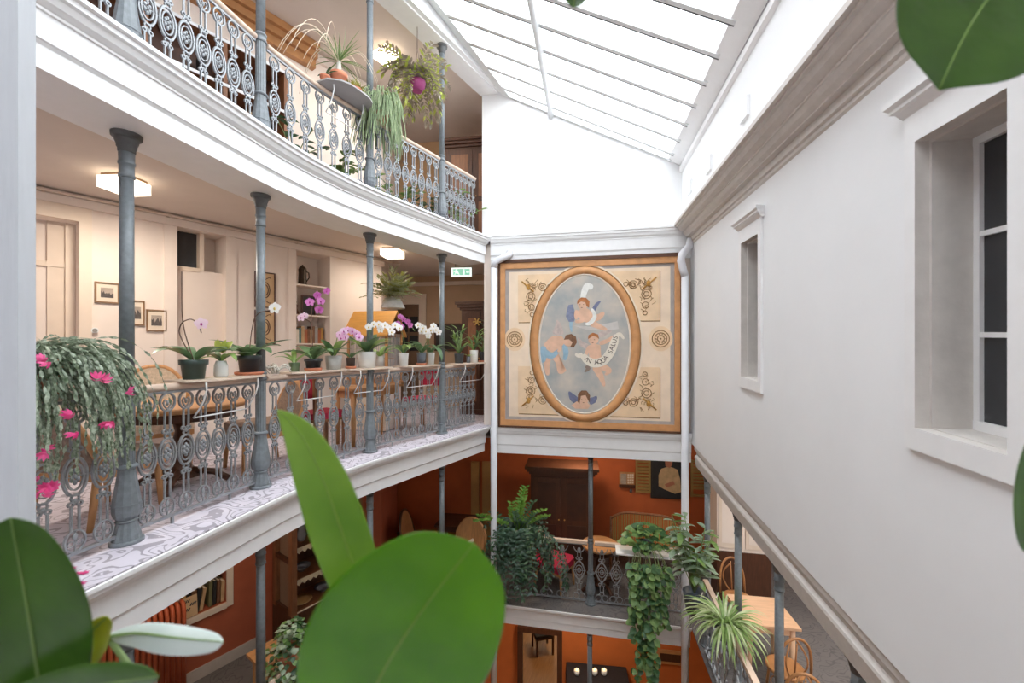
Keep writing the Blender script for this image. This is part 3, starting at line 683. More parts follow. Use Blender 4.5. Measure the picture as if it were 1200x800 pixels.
# corner fields, cut concave around the oval
def inset_field(sx, sy):
    a, b = (.105, .405) if sx < 0 else (.57, .895), (.075, .365) if sy < 0 else (.635, .925)
    u0, u1 = a; v0, v1 = b; ou = u0 if sx < 0 else u1; ov = v0 if sy < 0 else v1; iu = u1 if sx < 0 else u0; iv = v1 if sy < 0 else v0
    pts = [(ou, ov), (iu, ov)]
    for i in range(9):
        t = i / 8; a_ = math.pi / 2 * t
        # quarter of a larger oval, from (iu, ov) to (ou, iv)
        pts.append((iu + (ou + .22 * -sx * -1 * 0 - iu) * (1 - math.cos(a_)) * .72, ov + (iv - ov) * math.sin(a_)))
    pts.append((ou, iv))
    return pts
for sx in (-1, 1):
    for sy in (-1, 1):
        f = inset_field(sx, sy); ppoly([(u + .004, v - .006) for u, v in f], .015, SHD, 'corner_shadow_line', pan, .001); ppoly(f, .016, PEACH2, 'corner_field', pan, .002)
        cu = .18 if sx < 0 else .825; cv = .215 if sy < 0 else .79; R2 = random.Random(3 + sx + 2 * sy)
        mb = MB()
        def orn(u, v, r, n=10): mb.tube([pp(u + r * math.cos(6.283 * i / n), v + r * 1.05 * math.sin(6.283 * i / n), .02) for i in range(n)], .0055, 4, closed=True)
        for du, dv, r in ((0, 0, .026), (0, .0, .013), (-.005 * sx, .065 * -sy, .018), (-.008 * sx, .11 * -sy, .012), (-.07 * sx, .035 * sy * 1.6, .022), (-.07 * sx, .035 * sy * 1.6, .011), (-.11 * sx, .06 * sy, .012)): orn(cu + du, cv + dv, r)
        for i in range(34):
            up_ = i % 3; u, v = (cu + R2.uniform(-.03, .03), cv + R2.uniform(-.11, .09)) if up_ else (cu - sx * R2.uniform(0, .12), cv + sy * (.05 + R2.uniform(-.015, .02))); mb.tube([pp(u, v, .02), pp(u + R2.uniform(-.02, .02), v + .012, .02), pp(u + R2.uniform(-.02, .02), v + .022, .02)], .0045, 4)
        mb.build('scroll_ornament', SHD, pan, kind='stuff')
        mb = MB(); c0 = (cu + .012 * sx, cv + .06 * sy)
        mb.ell(pp(c0[0], c0[1], .02), (.035, .01, .05), 8, 6); mb.tube([pp(c0[0] - .03 * sx, c0[1] - .03 * sy, .02), pp(c0[0] + .04 * sx, c0[1] + .035 * sy, .02)], .012, 6)
        mb.build('gilt_urn', GOLD, pan)
    cu = .08 if sx < 0 else .895
    ppoly(ellp(cu + .005, .53, .062, .072), .016, PEACH2, 'roundel_ground', pan, .002)
    mb = MB()
    for r in (.045, .032, .018): mb.tube([pp(cu + .005 + r * math.cos(6.283 * i / 20), .53 + r * 1.05 * math.sin(6.283 * i / 20), .02) for i in range(20)], .006, 5, closed=True)
    for i in range(10): mb.ell(pp(cu + .005 + .025 * math.cos(i * .628), .53 + .026 * math.sin(i * .628), .02), .008, 6, 4)
    mb.ell(pp(cu + .005, .53, .022), .012, 8, 6); mb.build('rosette', SHD, pan)
ppoly(ellp(CU, CV, .322, .478), .016, mat('pale_oval_band', S(240, 222, 200), .7, .03, 6), 'oval_outer_band', pan, .003)
def ovalring(rx, ry, w, h, th, m, name):
    n = 48; rows = []
    for i in range(n + 1):
        a = 6.28318 * i / n; c, s = math.cos(a), math.sin(a)
        rows.append([pp(CU + (rx - w) * c, CV + (ry - w * .95) * s, h), pp(CU + (rx - w) * c, CV + (ry - w * .95) * s, h + th * .6), pp(CU + (rx - w * .5) * c, CV + (ry - w * .47) * s, h + th), pp(CU + rx * c, CV + ry * s, h + th * .6), pp(CU + rx * c, CV + ry * s, h)])
    MB().strip(rows, True).build(name, m, pan)
ovalring(.306, .462, .045, .018, .02, FRO, 'oval_moulding'); ovalring(.312, .468, .008, .018, .016, SHD, 'oval_line'); ovalring(.258, .418, .008, .018, .012, mat('pale_inner_band', S(236, 222, 206), .6), 'inner_band')
skym = mat('painted_cloud_sky', S(160, 164, 164), .75, .1, 3.2, col2=S(206, 194, 180), detail=6)
ppoly(ellp(CU, CV, .255, .414), .0185, skym, 'painted_sky', pan, .002)
SKIN = mat('painted_skin', S(226, 184, 156), .7, .1, 9); HAIR = mat('painted_auburn_hair', S(176, 110, 62), .7, .25, 25); HAIRD = mat('painted_brown_hair', S(130, 92, 66), .7, .25, 25)
WINGP = mat('painted_pale_wing', S(196, 178, 170), .7, .15, 20); WINGB = mat('painted_blue_wing', S(112, 116, 142), .7, .2, 20); DRAPE = mat('painted_blue_drape', S(152, 180, 196), .7, .12, 14); CLOTH = mat('painted_white_cloth', S(234, 232, 226), .7, .08, 14)
# figure shapes measured inside the panel crop (833 x 800, panel 45..755 x 95..745)
def q(x, y): return ((x - 47) / 706, (742 - y) / 650)
def blob(pts, m, name, h=.021, closed=True): return ppoly([q(*p) for p in pts], h, m, name, pan, .0012)
def limb(pts, rs, m, name, h=.022):
    n0 = len(pts); fine = []; fr_ = []
    for i in range((n0 - 1) * 6 + 1):
        f = i / 6; k = min(int(f), n0 - 2); u = f - k; g = lambda j: pts[max(0, min(n0 - 1, j))]; a, b, c_, d = g(k - 1), g(k), g(k + 1), g(k + 2)
        fine.append(tuple(.5 * (2 * b[m_] + (c_[m_] - a[m_]) * u + (2 * a[m_] - 5 * b[m_] + 4 * c_[m_] - d[m_]) * u * u + (3 * b[m_] - a[m_] - 3 * c_[m_] + d[m_]) * u ** 3) for m_ in (0, 1)))
        fr_.append(lerp(rs[k], rs[k + 1], u) * (.55 if i in (0, (n0 - 1) * 6) else .86 if i in (1, (n0 - 1) * 6 - 1) else 1))
    pts, rs = fine, fr_
    L_, R_ = [], []
    for i, p in enumerate(pts):
        a = pts[max(0, i - 1)]; b = pts[min(len(pts) - 1, i + 1)]; dx, dy = b[0] - a[0], b[1] - a[1]; l = math.hypot(dx, dy) or 1; nx, ny = -dy / l, dx / l
        L_.append((p[0] + nx * rs[i], p[1] + ny * rs[i])); R_.append((p[0] - nx * rs[i], p[1] - ny * rs[i]))
    blob(L_ + R_[::-1], m, name, h)
def dot(x, y, rx, ry, m, name, h=.0235, n=16): blob([(x + rx * math.cos(6.283 * i / n), y + ry * math.sin(6.283 * i / n)) for i in range(n)], m, name, h)
# upper cherub pouring from a jug
limb([(385, 262), (388, 225), (402, 195), (425, 200)], [9, 11, 14, 9], CLOTH, 'white_scarf', .0205); limb([(425, 290), (440, 265), (455, 252)], [8, 7, 2], WINGB, 'wing', .0205)
limb([(372, 285), (395, 305), (430, 325)], [22, 26, 18], SKIN, 'cherub_body'); limb([(425, 318), (450, 312), (468, 295)], [16, 12, 6], SKIN, 'cherub_leg', .0212); limb([(415, 335), (450, 350), (480, 362)], [13, 10, 5], SKIN, 'cherub_leg', .0214)
limb([(400, 300), (385, 325), (355, 330)], [9, 8, 6], SKIN, 'cherub_arm', .0226); limb([(362, 285), (358, 305), (360, 322)], [8, 7, 5], SKIN, 'cherub_arm', .0226); limb([(420, 280), (432, 310), (415, 335), (395, 340)], [5, 8, 8, 4], CLOTH, 'white_scarf', .0232)
dot(385, 262, 20, 22, SKIN, 'cherub_head'); blob([(362, 262), (365, 245), (380, 236), (398, 238), (412, 252), (410, 278), (400, 270), (395, 255), (378, 252)], HAIR, 'cherub_hair', .0245)
blob([(328, 265), (345, 262), (352, 285), (356, 310), (350, 330), (330, 330), (318, 310), (322, 285)], mat('painted_jug', S(126, 132, 156), .6, .2, 30), 'jug', .0222); limb([(340, 328), (338, 345), (341, 370)], [8, 6, 3], DRAPE, 'poured_water', .0215)
blob([(350, 345), (420, 350), (520, 330), (525, 360), (470, 365), (400, 362)], mat('painted_cloud', S(202, 196, 190), .8, .08, 8), 'cloud', .0203)
# left cherub bending down
limb([(275, 380), (285, 350), (282, 322)], [16, 12, 3], WINGP, 'wing', .0205); limb([(300, 380), (295, 350), (292, 330)], [10, 8, 2], WINGP, 'wing', .0206)
limb([(245, 440), (275, 410), (310, 405)], [28, 27, 16], SKIN, 'cherub_body'); limb([(245, 455), (240, 495), (245, 540)], [20, 13, 7], SKIN, 'cherub_leg', .0212); limb([(265, 450), (288, 485), (295, 525), (318, 515)], [19, 13, 9, 5], SKIN, 'cherub_leg', .0214)
limb([(225, 425), (228, 455), (222, 490)], [9, 16, 9], DRAPE, 'blue_drape', .0226); limb([(228, 450), (262, 462), (290, 440)], [16, 12, 6], DRAPE, 'blue_drape', .0228); limb([(310, 415), (318, 450), (312, 480)], [10, 11, 7], DRAPE, 'blue_drape', .0216); limb([(290, 405), (296, 430), (285, 448)], [8, 7, 5], SKIN, 'cherub_arm', .023)
dot(328, 408, 20, 18, SKIN, 'cherub_head'); blob([(310, 400), (318, 382), (340, 377), (358, 388), (362, 410), (350, 430), (335, 428), (345, 410), (330, 398)], HAIRD, 'cherub_hair', .0245)
# right cherub with the banner
limb([(450, 385), (475, 372), (498, 368)], [12, 10, 4], WINGP, 'wing', .0205); limb([(408, 430), (380, 415), (366, 392)], [12, 10, 3], WINGP, 'wing', .0205)
limb([(430, 418), (432, 450), (440, 490)], [25, 24, 22], SKIN, 'cherub_body'); limb([(432, 500), (455, 540), (470, 580)], [16, 12, 5], SKIN, 'cherub_leg', .0214); limb([(450, 495), (475, 510), (490, 520), (472, 535)], [16, 13, 8, 5], SKIN, 'cherub_leg', .0216)
limb([(450, 415), (480, 405), (510, 385)], [9, 8, 5], SKIN, 'cherub_arm', .0226); limb([(412, 425), (400, 450), (395, 470)], [8, 7, 5], SKIN, 'cherub_arm', .0226)
dot(427, 400, 20, 20, SKIN, 'cherub_head'); blob([(405, 398), (408, 382), (425, 373), (445, 380), (450, 398), (440, 390), (425, 386)], HAIR, 'cherub_hair', .0245)
BAN = mat('painted_parchment', S(232, 222, 206), .7, .06, 12)
ban = [(385, 458), (400, 478), (430, 490), (465, 482), (492, 450), (508, 410), (516, 380)]
limb(ban, [11, 15, 17, 17, 17, 16, 9], BAN, 'banner', .0246); limb([(385, 458), (368, 462), (355, 455)], [10, 8, 4], BAN, 'banner_end', .0244); limb([(516, 384), (530, 380), (545, 398)], [8, 7, 4], BAN, 'banner_end', .0244); limb([(395, 505), (408, 510), (392, 525)], [5, 8, 3], mat('painted_ribbon_shadow', S(140, 122, 108), .7), 'ribbon_curl', .0243)
# lower cherub head with blue wings
limb([(365, 640), (345, 625), (330, 602)], [14, 14, 3], WINGB, 'wing', .0212); limb([(410, 640), (428, 632), (440, 618)], [14, 12, 3], WINGB, 'wing', .0212)
blob([(340, 655), (360, 640), (400, 640), (415, 655), (405, 668), (355, 668)], SKIN, 'cherub_shoulders', .0214); dot(388, 632, 19, 23, SKIN, 'cherub_head'); blob([(365, 640), (366, 612), (380, 597), (400, 597), (414, 615), (412, 645), (404, 630), (396, 614), (378, 618), (372, 650)], HAIRD, 'cherub_hair', .0245)
EYE = mat('painted_feature', S(112, 72, 60), .7)
for hx, hy in ((381, 266), (424, 402), (388, 634)):
    for dx in (-7, 7): dot(hx + dx, hy - 2, 2.2, 1.6, EYE, 'painted_eye', .0248, 6)
    dot(hx, hy + 10, 3.5, 1.4, EYE, 'painted_mouth', .0248, 6)
# lettering on the banner
INK = mat('painted_ink', S(70, 52, 44), .7)
def bpt(t):
    L = [math.dist(ban[i], ban[i + 1]) for i in range(len(ban) - 1)]; d = t * sum(L)
    for i, l in enumerate(L):
        if d <= l or i == len(L) - 1:
            f = d / l; a, b = ban[i], ban[i + 1]; return (lerp(a[0], b[0], f), lerp(a[1], b[1], f)), math.atan2(-(b[1] - a[1]), b[0] - a[0])
        d -= l
def text_mesh(txt, size):
    cu = bpy.data.curves.new('lettering', 'FONT'); cu.body = txt; cu.size = size; cu.align_x = 'CENTER'; cu.align_y = 'CENTER'; cu.extrude = .0004; cu.resolution_u = 3
    ob = bpy.data.objects.new('lettering', cu); COL.objects.link(ob); dg = bpy.context.evaluated_depsgraph_get(); me = bpy.data.meshes.new_from_object(ob.evaluated_get(dg)); bpy.data.objects.remove(ob); bpy.data.curves.remove(cu)
    return me
txt = 'IN AQUA SALUS'
for i, ch in enumerate(txt):
    if ch == ' ': continue
    (x, y), ang = bpt(.1 + .84 * i / (len(txt) - 1)); me = text_mesh(ch, 25 / 706 * PW); me.materials.append(INK)
    c, s = math.cos(ang), math.sin(ang); w = pp(*q(x, y), .0263)
    for v in me.vertices:
        a, b = v.co.x * c - v.co.y * s, v.co.x * s + v.co.y * c; v.co = w + ux * a + oz * b + oy * v.co.z
    link('letter', me, pan)
# ------------------------------------------------------------------ fittings of the orchid gallery
bu = Vector((.581, .814, 0)); bn = Vector((.814, -.581, 0))      # along and out of the back wall
BANG = math.atan2(.814, .581)
def bbox(mb, x0, x1, y0, y1, d0, d1, yref=None):
    """box on the back wall between two pixel corners, from d0 to d1 metres out of the wall"""
    xm = (x0 + x1) / 2 if yref is None else yref
    a, b = bw(x0, y0), bw(x1, y1); z0, z1 = bw(xm, y1).z, bw(xm, y0).z
    q = [Vector((a.x, a.y, z0)), Vector((b.x, b.y, z0)), Vector((b.x, b.y, z1)), Vector((a.x, a.y, z1))]
    return mb.quadbox([v + bn * d0 for v in q], bn * (d1 - d0))
def yb(Ya, Yb, z0, z1, d0, d1, mb=None):
    mb = mb or MB(); q = [BWp(Ya, z0, d0), BWp(Yb, z0, d0), BWp(Yb, z1, d0), BWp(Ya, z1, d0)]
    return mb.quadbox(q, bn * (d1 - d0))
# door with frame, recessed
ya, yb_, z0, z1 = D1C
dr1 = thing('door_1', BWp(yb_, Z2), 'cream panelled door deep in the gallery wall', None); dr1['kind'] = 'structure'
yb(yb_, bwY(107), Z2, z1 + .12, 0, .03).build('frame_side', CREAMT, dr1); yb(ya, bwY(107), z1 + .0, z1 + .16, 0, .032).build('frame_head', CREAMT, dr1)
zt1 = zat(80, 308); dd = -.2
yb(ya, yb_ - .0, Z2, zt1 - .03, dd - .05, dd).build('leaf', CREAM, dr1)
yb(ya, yb_, zt1, z1, dd - .05, dd - .01).build('transom_panel', CREAM, dr1); yb(ya, yb_, zt1 - .03, zt1 + .02, dd - .03, dd + .03).build('transom_bar', CREAMT, dr1)
yb(yb_ - .16, yb_ - .06, Z2, z1, dd - .02, dd + .02).build('jamb', CREAMT, dr1); yb(yb_ - .06, yb_, Z2, z1, dd - .02, dd + .05).build('jamb', CREAMT, dr1)
c = bw(67, 411, dd + .012); MB().tube([c - bn * .02, c + bn * .012], .028, 12).build('door_knob', DWOOD, dr1)
# blind white door with a dark transom window
ya, yb_, z0, z1 = D2C
dr2 = thing('door_2', BWp(yb_, Z2), 'white blind door with a dark transom window above', None); dr2['kind'] = 'structure'
zt2 = zat(235, 316); dd = -.1
yb(ya, yb_, Z2, zt2, dd - .05, dd).build('leaf', CREAM, dr2); yb(ya + .0, yb_ - .2, zt2 - .02, zt2 + .03, dd - .06, dd + .01).build('transom_bar', CREAMT, dr2)
yb(ya, yb_ - .18, zt2 + .03, z1, dd - .14, dd - .1).build('pane', DGLASS, dr2); yb(yb_ - .2, yb_ - .16, zt2, z1, dd - .14, dd + .0).build('stile', CREAMT, dr2)
yb(ya - .1, ya, Z2, z1 + .06, 0, .022).build('frame_side', CREAM, dr2); yb(yb_, yb_ + .1, Z2, z1 + .06, 0, .022).build('frame_side', CREAM, dr2); yb(ya - .1, yb_ + .1, z1, z1 + .08, 0, .024).build('frame_head', CREAM, dr2)
# pipe run and picture rail under the ceiling
zr = Z3 - .29
mb = MB(); yb(1, YC + .02, zr - .05, zr + .03, 0, .05, mb); struct('trim_14', mb, CREAM, 'cream picture rail under the gallery ceiling')
o = thing('heating_pipe', BWp(5, zr + .06), 'thin cream pipe running above the picture rail', 'pipe')
MB().tube([BWp(1, zr + .055, .05), BWp(YC + .3, zr + .05, .05)], .014, 8).build('pipe', CREAMT, o)
for x in (48, 197, 347): Y = bwY(x); MB().tube([BWp(Y, zr + .055, .0), BWp(Y, zr + .055, .072)], .02, 8).build('clip', CREAMT, o)
# framed prints
def framed(x0, x1, y0, y1, label, fm, inner, kind=0, fwid=.014):
    Ya, Yb = bwY(x0), bwY(x1); ym = (Ya + Yb) / 2; z0 = bw((x0 + x1) / 2, y1).z; z1 = bw((x0 + x1) / 2, y0).z
    o = thing('framed_print', BWp(ym, z0), label, 'picture', 'framed prints on the gallery wall'); L = (Yb - Ya); k = fwid * .81
    yb(Ya, Yb, z0, z0 + fwid, 0.002, .022).build('frame', fm, o); yb(Ya, Yb, z1 - fwid, z1, .002, .022).build('frame', fm, o)
    yb(Ya, Ya + k, z0 + fwid, z1 - fwid, .002, .022).build('frame', fm, o); yb(Yb - k, Yb, z0 + fwid, z1 - fwid, .002, .022).build('frame', fm, o)
    yb(Ya + k, Yb - k, z0 + fwid, z1 - fwid, .002, .012).build('mount', inner, o)
    if kind == 0:
        u = L * .24; h = (z1 - z0) * .26
        yb(Ya + u, Yb - u, z0 + h, z1 - h, .012, .0135).build('print', mat('sepia_print_sky', S(176, 160, 146), .7, .15, 20), o)
        mb = MB(); n = 9; rr = random.Random(int(x0)); top = [(lerp(Ya + u, Yb - u, i / n), z0 + h + (z1 - z0 - 2 * h) * (.25 + .5 * rr.random())) for i in range(n + 1)]
        pts = [BWp(Ya + u, z0 + h, .0145)] + [BWp(a, b, .0145) for a, b in top] + [BWp(Yb - u, z0 + h, .0145)]
        mb.add(pts, [list(range(len(pts)))[::-1]]); mb.build('print_hills', mat('engraving_ink', S(92, 84, 80), .7, .3, 40), o)
    else:
        mb = MB(); cy, cz = ym, (z0 + z1) / 2
        for r in (.09, .06):
            mb.tube([BWp(cy + r * .55 * math.cos(6.283 * i / 16), cz + r * 1.2 * math.sin(6.283 * i / 16), .013) for i in range(16)], .006, 5, closed=True)
        for sg in (-1, 1): mb.tube([BWp(cy + .06 * math.cos(i * .5), cz + sg * (.16 + .02 * math.sin(i * 1.3)), .013) for i in range(8)], .005, 5)
        mb.build('ornament', DWOOD, o)
BRF = mat('brown_picture_frame', S(140, 108, 76), .5, .1, 10); MOUNT = mat('cream_mount', S(232, 216, 196), .8, .03, 10); TANM = mat('tan_panel_paper', S(206, 172, 132), .8, .08, 10); DKF = mat('dark_red_frame', S(78, 42, 34), .45, .1, 10)
framed(110.5, 139.5, 331, 355, 'landscape print in a thin brown frame beside the panelled door', BRF, MOUNT)
framed(151, 169, 352, 381, 'upright print in a thin brown frame partly behind the grey column', BRF, MOUNT)
framed(171, 195, 363, 388, 'square print of hills in a thin brown frame beside the blind door', BRF, MOUNT)
framed(298, 322, 319, 360.5, 'tall tan ornament panel in a dark red frame, upper of two', DKF, TANM, 1)
framed(298, 322, 363.5, 403, 'tall tan ornament panel in a dark red frame, lower of two', DKF, TANM, 1)
c = bw(110.5, 387, 0); o = thing('wall_bell', c, 'small round white bell beside the door frame', 'bell')
MB().tube([c, c + bn * .03], .03, 12).build('body', WHITEP, o); MB().tube([c + bn * .03, c + bn * .036], .02, 12).build('ring', mat('grey_metal', S(150, 146, 140), .4), o)
# niche shelves and what stands on them
Ya, Yb, za, zb_ = NIC
nf = thing('trim_16', BWp(Ya, za), 'cream trim framing the book niche in the gallery wall', None); nf['kind'] = 'structure'
yb(Ya - .09, Ya, za, zb_ + .08, 0, .02).build('side', CREAM, nf); yb(Yb, Yb + .1, za, zb_ + .08, 0, .02).build('side', CREAM, nf); yb(Ya, Yb, zb_, zb_ + .08, 0, .02).build('head', CREAM, nf)
SHZ = [zat(366, 334), zat(366, 369), zat(366, 402)]
for z in SHZ: yb(Ya, Yb, z - .02, z, -.335, -.02).build('niche_shelf', CREAM, label='cream shelf board in the niche, ' + {0: 'under the dark jug', 1: 'under the dark framed picture', 2: 'under the row of books'}[SHZ.index(z)], cat='shelf', group='shelf boards of the niche')
c = BWp(lerp(Ya, Yb, .36), SHZ[0], -.17); o = thing('pewter_jug', c, 'dark pewter jug on the top shelf of the niche', 'jug', sc=1.2)
MB().lathe([(.05, 0), (.055, .01), (.05, .05), (.046, .16), (.05, .2), (.044, .22)], 16).build('body', mat('pewter', S(70, 58, 48), .35, .2, 20, metal=.6), o, local=True)
MB().tube([(.045, 0, .18), (.08, 0, .16), (.085, 0, .1), (.05, 0, .05)], .007, 6).build('handle', MATS['pewter'], o, local=True); MB().lathe([(.046, .22), (.03, .24), (.008, .25), (.01, .265)], 12).build('lid', MATS['pewter'], o, local=True)
o = thing('dark_picture', BWp(lerp(Ya, Yb, .6), SHZ[1], -.2), 'dark framed picture leaning on the middle niche shelf', 'picture')
y0, y1 = lerp(Ya, Yb, .36), lerp(Ya, Yb, .78); zt_ = SHZ[1] + .32
yb(y0, y1, SHZ[1], zt_, -.22, -.2).build('frame', DKF, o); yb(y0 + .02, y1 - .02, SHZ[1] + .025, zt_ - .025, -.2, -.197).build('canvas', mat('black_print', S(44, 40, 42), .4, .3, 12), o)
o = thing('wooden_figure', BWp(lerp(Ya, Yb, .12), SHZ[1], -.15), 'small brown carved figure on the middle niche shelf', 'figurine')
MB().lathe([(.05, 0), (.055, .03), (.035, .1), (.045, .14), (.02, .17)], 10, c=BWp(lerp(Ya, Yb, .12), SHZ[1], -.15)).build('body', DWOOD, o); MB().ell(BWp(lerp(Ya, Yb, .12), SHZ[1] + .195, -.15), (.028, .028, .035)).build('head', MWOOD, o)
BKCOL = [('cream', (226, 214, 196)), ('tan', (190, 156, 116)), ('teal', (84, 124, 122)), ('brown', (120, 82, 58)), ('rust', (168, 96, 62)), ('grey', (150, 144, 138)), ('dark blue', (58, 66, 88)), ('olive', (112, 108, 72)), ('black', (44, 42, 42)), ('ochre', (196, 150, 78))]
def book(o_at, along, out, up, w, d, h, cn, col, label, group, lean=0):
    """book standing upright: spine faces `out`"""
    b = thing('book', o_at, label, 'book', group); A = along; U = (up * math.cos(lean) + along * math.sin(lean)); A2 = (along * math.cos(lean) - up * math.sin(lean)); m = mat('book_' + cn.replace(' ', '_'), S(*col), .6, .12, 12)
    mb = MB(); q = [o_at, o_at + A2 * w, o_at + A2 * w + U * h, o_at + U * h]; t = w * .14
    def bx(a0, a1, u0, u1, d0, d1, nm, mm): MB().quadbox([o_at + A2 * a + U * u + out * d0 for a, u in ((a0, u0), (a1, u0), (a1, u1), (a0, u1))], out * (d1 - d0)).build(nm, mm, b)
    bx(0, t, 0, h, -d, 0, 'cover', m); bx(w - t, w, 0, h, -d, 0, 'cover', m); bx(t, w - t, 0, h, -t, 0, 'spine', m); bx(t, w - t, .004, h - .006, -d + .004, -t, 'pages', mat('book_pages', S(222, 210, 188), .8))
rb_ = random.Random(4); y = Ya + .02; k = 0; used = {}
LBL = ['first from the trim', 'second from the trim', 'third', 'fourth', 'fifth', 'sixth', 'seventh', 'eighth', 'ninth', 'tenth', 'eleventh']
for cn in (0, 0, 2, 1, 4, 3, 1, 3, 5, 4, 9):
    w = rb_.uniform(.03, .05); h = rb_.uniform(.2, .27); nm, col = BKCOL[cn]
    book(BWp(y, SHZ[2], -.1), bu, bn, Vector((0, 0, 1)), w, .16, h, nm, col, nm + ' book standing in the wall niche, %s along its shelf' % ['first', 'second', 'third', 'fourth', 'fifth', 'sixth', 'seventh', 'eighth', 'ninth', 'tenth', 'last'][k], 'books in the gallery niche'); y += (w + .002) * .814; k += 1
# ceiling lamps: shallow square glass shades
SHADE = mat('lit_lamp_glass', S(255, 244, 226), .4, .02, 4, emit=3.0, emitcol=(1, .86, .68, 1))
def ceiling_lamp(c, size, label, ang, power, zc):
    o = thing('ceiling_lamp', (c.x, c.y, zc - .13), label, 'lamp', 'square ceiling lamps', rz=ang)
    h = size / 2
    MB().box((0, 0, .118), (size * .86, size * .86, .02)).build('ceiling_plate', mat('bronze_plate', S(150, 122, 92), .5), o, local=True)
    MB().prism([(-h, -h), (h, -h), (h, h), (-h, h)], 0, .1).build('glass_shade', SHADE, o, local=True)
    MB().box((0, 0, .104), (size * .3, size * .3, .01)).build('holder', MATS['bronze_plate'], o, local=True)
    area('lamp_glow', (0, 0, -.012), size, size, power, (1, .9, .78), parent=o)
def over(x, y, z): Y = (z - CZ) * F / (HY - y); return P(x, y, Y)
ceiling_lamp(over(146, 224, Z3 - .33), .26, 'lit square ceiling lamp above the framed prints', BANG + .55, 28, Z3 - .2)
ceiling_lamp(over(460, 301, Z3 - .33),   .29, 'lit square ceiling lamp above the hanging basket in the orchid gallery', BANG + .55, 13, Z3 - .2)
ceiling_lamp(over(454, 70, ZT - .03), .3, 'pale square ceiling lamp on the upper gallery', BANG, 20, ZT + .1)
# exit sign
c = P(541, 319, 7.4); o = thing('exit_sign', c, 'hanging green and white emergency exit sign', 'sign')
sx = Vector((.995, -.1, 0)); sn = Vector((-.1, -.995, 0)); wv = .37; hv = .16
def sg(u0, u1, v0, v1, d0, d1, nm, m): return MB().quadbox([c + sx * u + Vector((0, 0, v)) + sn * d0 for u, v in ((u0, v0), (u1, v0), (u1, v1), (u0, v1))], sn * (d1 - d0)).build(nm, m, o)
GRN = mat('sign_green', S(40, 150, 112), .5, .03, 5, emit=.5); SGW = mat('sign_white', S(236, 250, 242), .5, .02, 5, emit=.9)
sg(-wv / 2, wv / 2, -hv / 2, hv / 2, 0, .03, 'sign_box', SGW)
sg(-.15, .155, -.055, .055, .03, .032, 'sign_field', mat('sign_pale_green', S(150, 214, 188), .5, .03, 5, emit=.7))
def sp(pts, nm, m): MB().add([c + sx * u + Vector((0, 0, v)) + sn * .0335 for u, v in pts], [list(range(len(pts)))]).build(nm, m, o)
sp([(.03, -.045), (.06, -.045), (.06, .045), (.03, .045)], 'door_symbol', SGW); sp([(.09, -.012), (.09, .012), (.12, .012), (.12, .03), (.148, 0), (.12, -.03), (.12, -.012)], 'arrow_symbol', SGW)
sp([(-.1, .05), (-.08, .05), (-.078, .03), (-.1, .03)], 'running_figure_head', SGW); sp([(-.12, .028), (-.07, .028), (-.06, 0), (-.03, -.045), (-.045, -.048), (-.085, -.01), (-.11, -.045), (-.13, -.045), (-.1, 0), (-.11, .01), (-.135, -.005), (-.14, .008)], 'running_figure', SGW)
for u in (-.12, .12): MB().bar(c + sx * u + Vector((0, 0, hv / 2)), Vector((c.x + sx.x * u, c.y + sx.y * u, Z3 - .2)), .01).build('hanger', mat('grey_hanger', S(120, 116, 110), .5), o)
# ------------------------------------------------------------------ hall behind the orchids
def fbox(x0, x1, y0, y1, d0, d1, nm, m, parent):
    a, b = fwp(x0, HY), fwp(x1, HY); xm = (x0 + x1) / 2; zz0, zz1 = fwp(xm, y1).z, fwp(xm, y0).z; fo = Vector((FARD.y, -FARD.x, 0))
    return MB().quadbox([Vector((p.x, p.y, z)) + fo * d0 for p, z in ((a, zz0), (b, zz0), (b, zz1), (a, zz1))], fo * (d1 - d0)).build(nm, m, parent)
o = thing('door_3', fwp(480, 440), 'dark glazed door in a tan frame at the end of the hall', None); o['kind'] = 'structure'
fbox(455, 466, 345, 475, .02, .06, 'frame_side', CREAMT, o); fbox(492, 500, 345, 475, .02, .06, 'frame_side', CREAMT, o); fbox(455, 500, 345, 357, .02, .065, 'frame_head', CREAMT, o)
fbox(466, 492, 357, 475, .01, .03, 'leaf', mat('dim_door', S(120, 92, 70), .5), o)
for i in range(2):
    for j in range(2): fbox(468.5 + 12 * i, 478.5 + 12 * i, 371 + 22 * j, 389 + 22 * j, .03, .036, 'pane', DGLASS, o)
o = thing('dark_wall_panel', fwp(534, 410), 'dark landscape painting low on the tan hall wall', 'picture')
fbox(510, 557, 379, 411, .02, .06, 'frame', DWOOD, o); fbox(512, 555, 381, 409, .06, .063, 'canvas', mat('dark_canvas', S(52, 46, 44), .4, .5, 4), o)
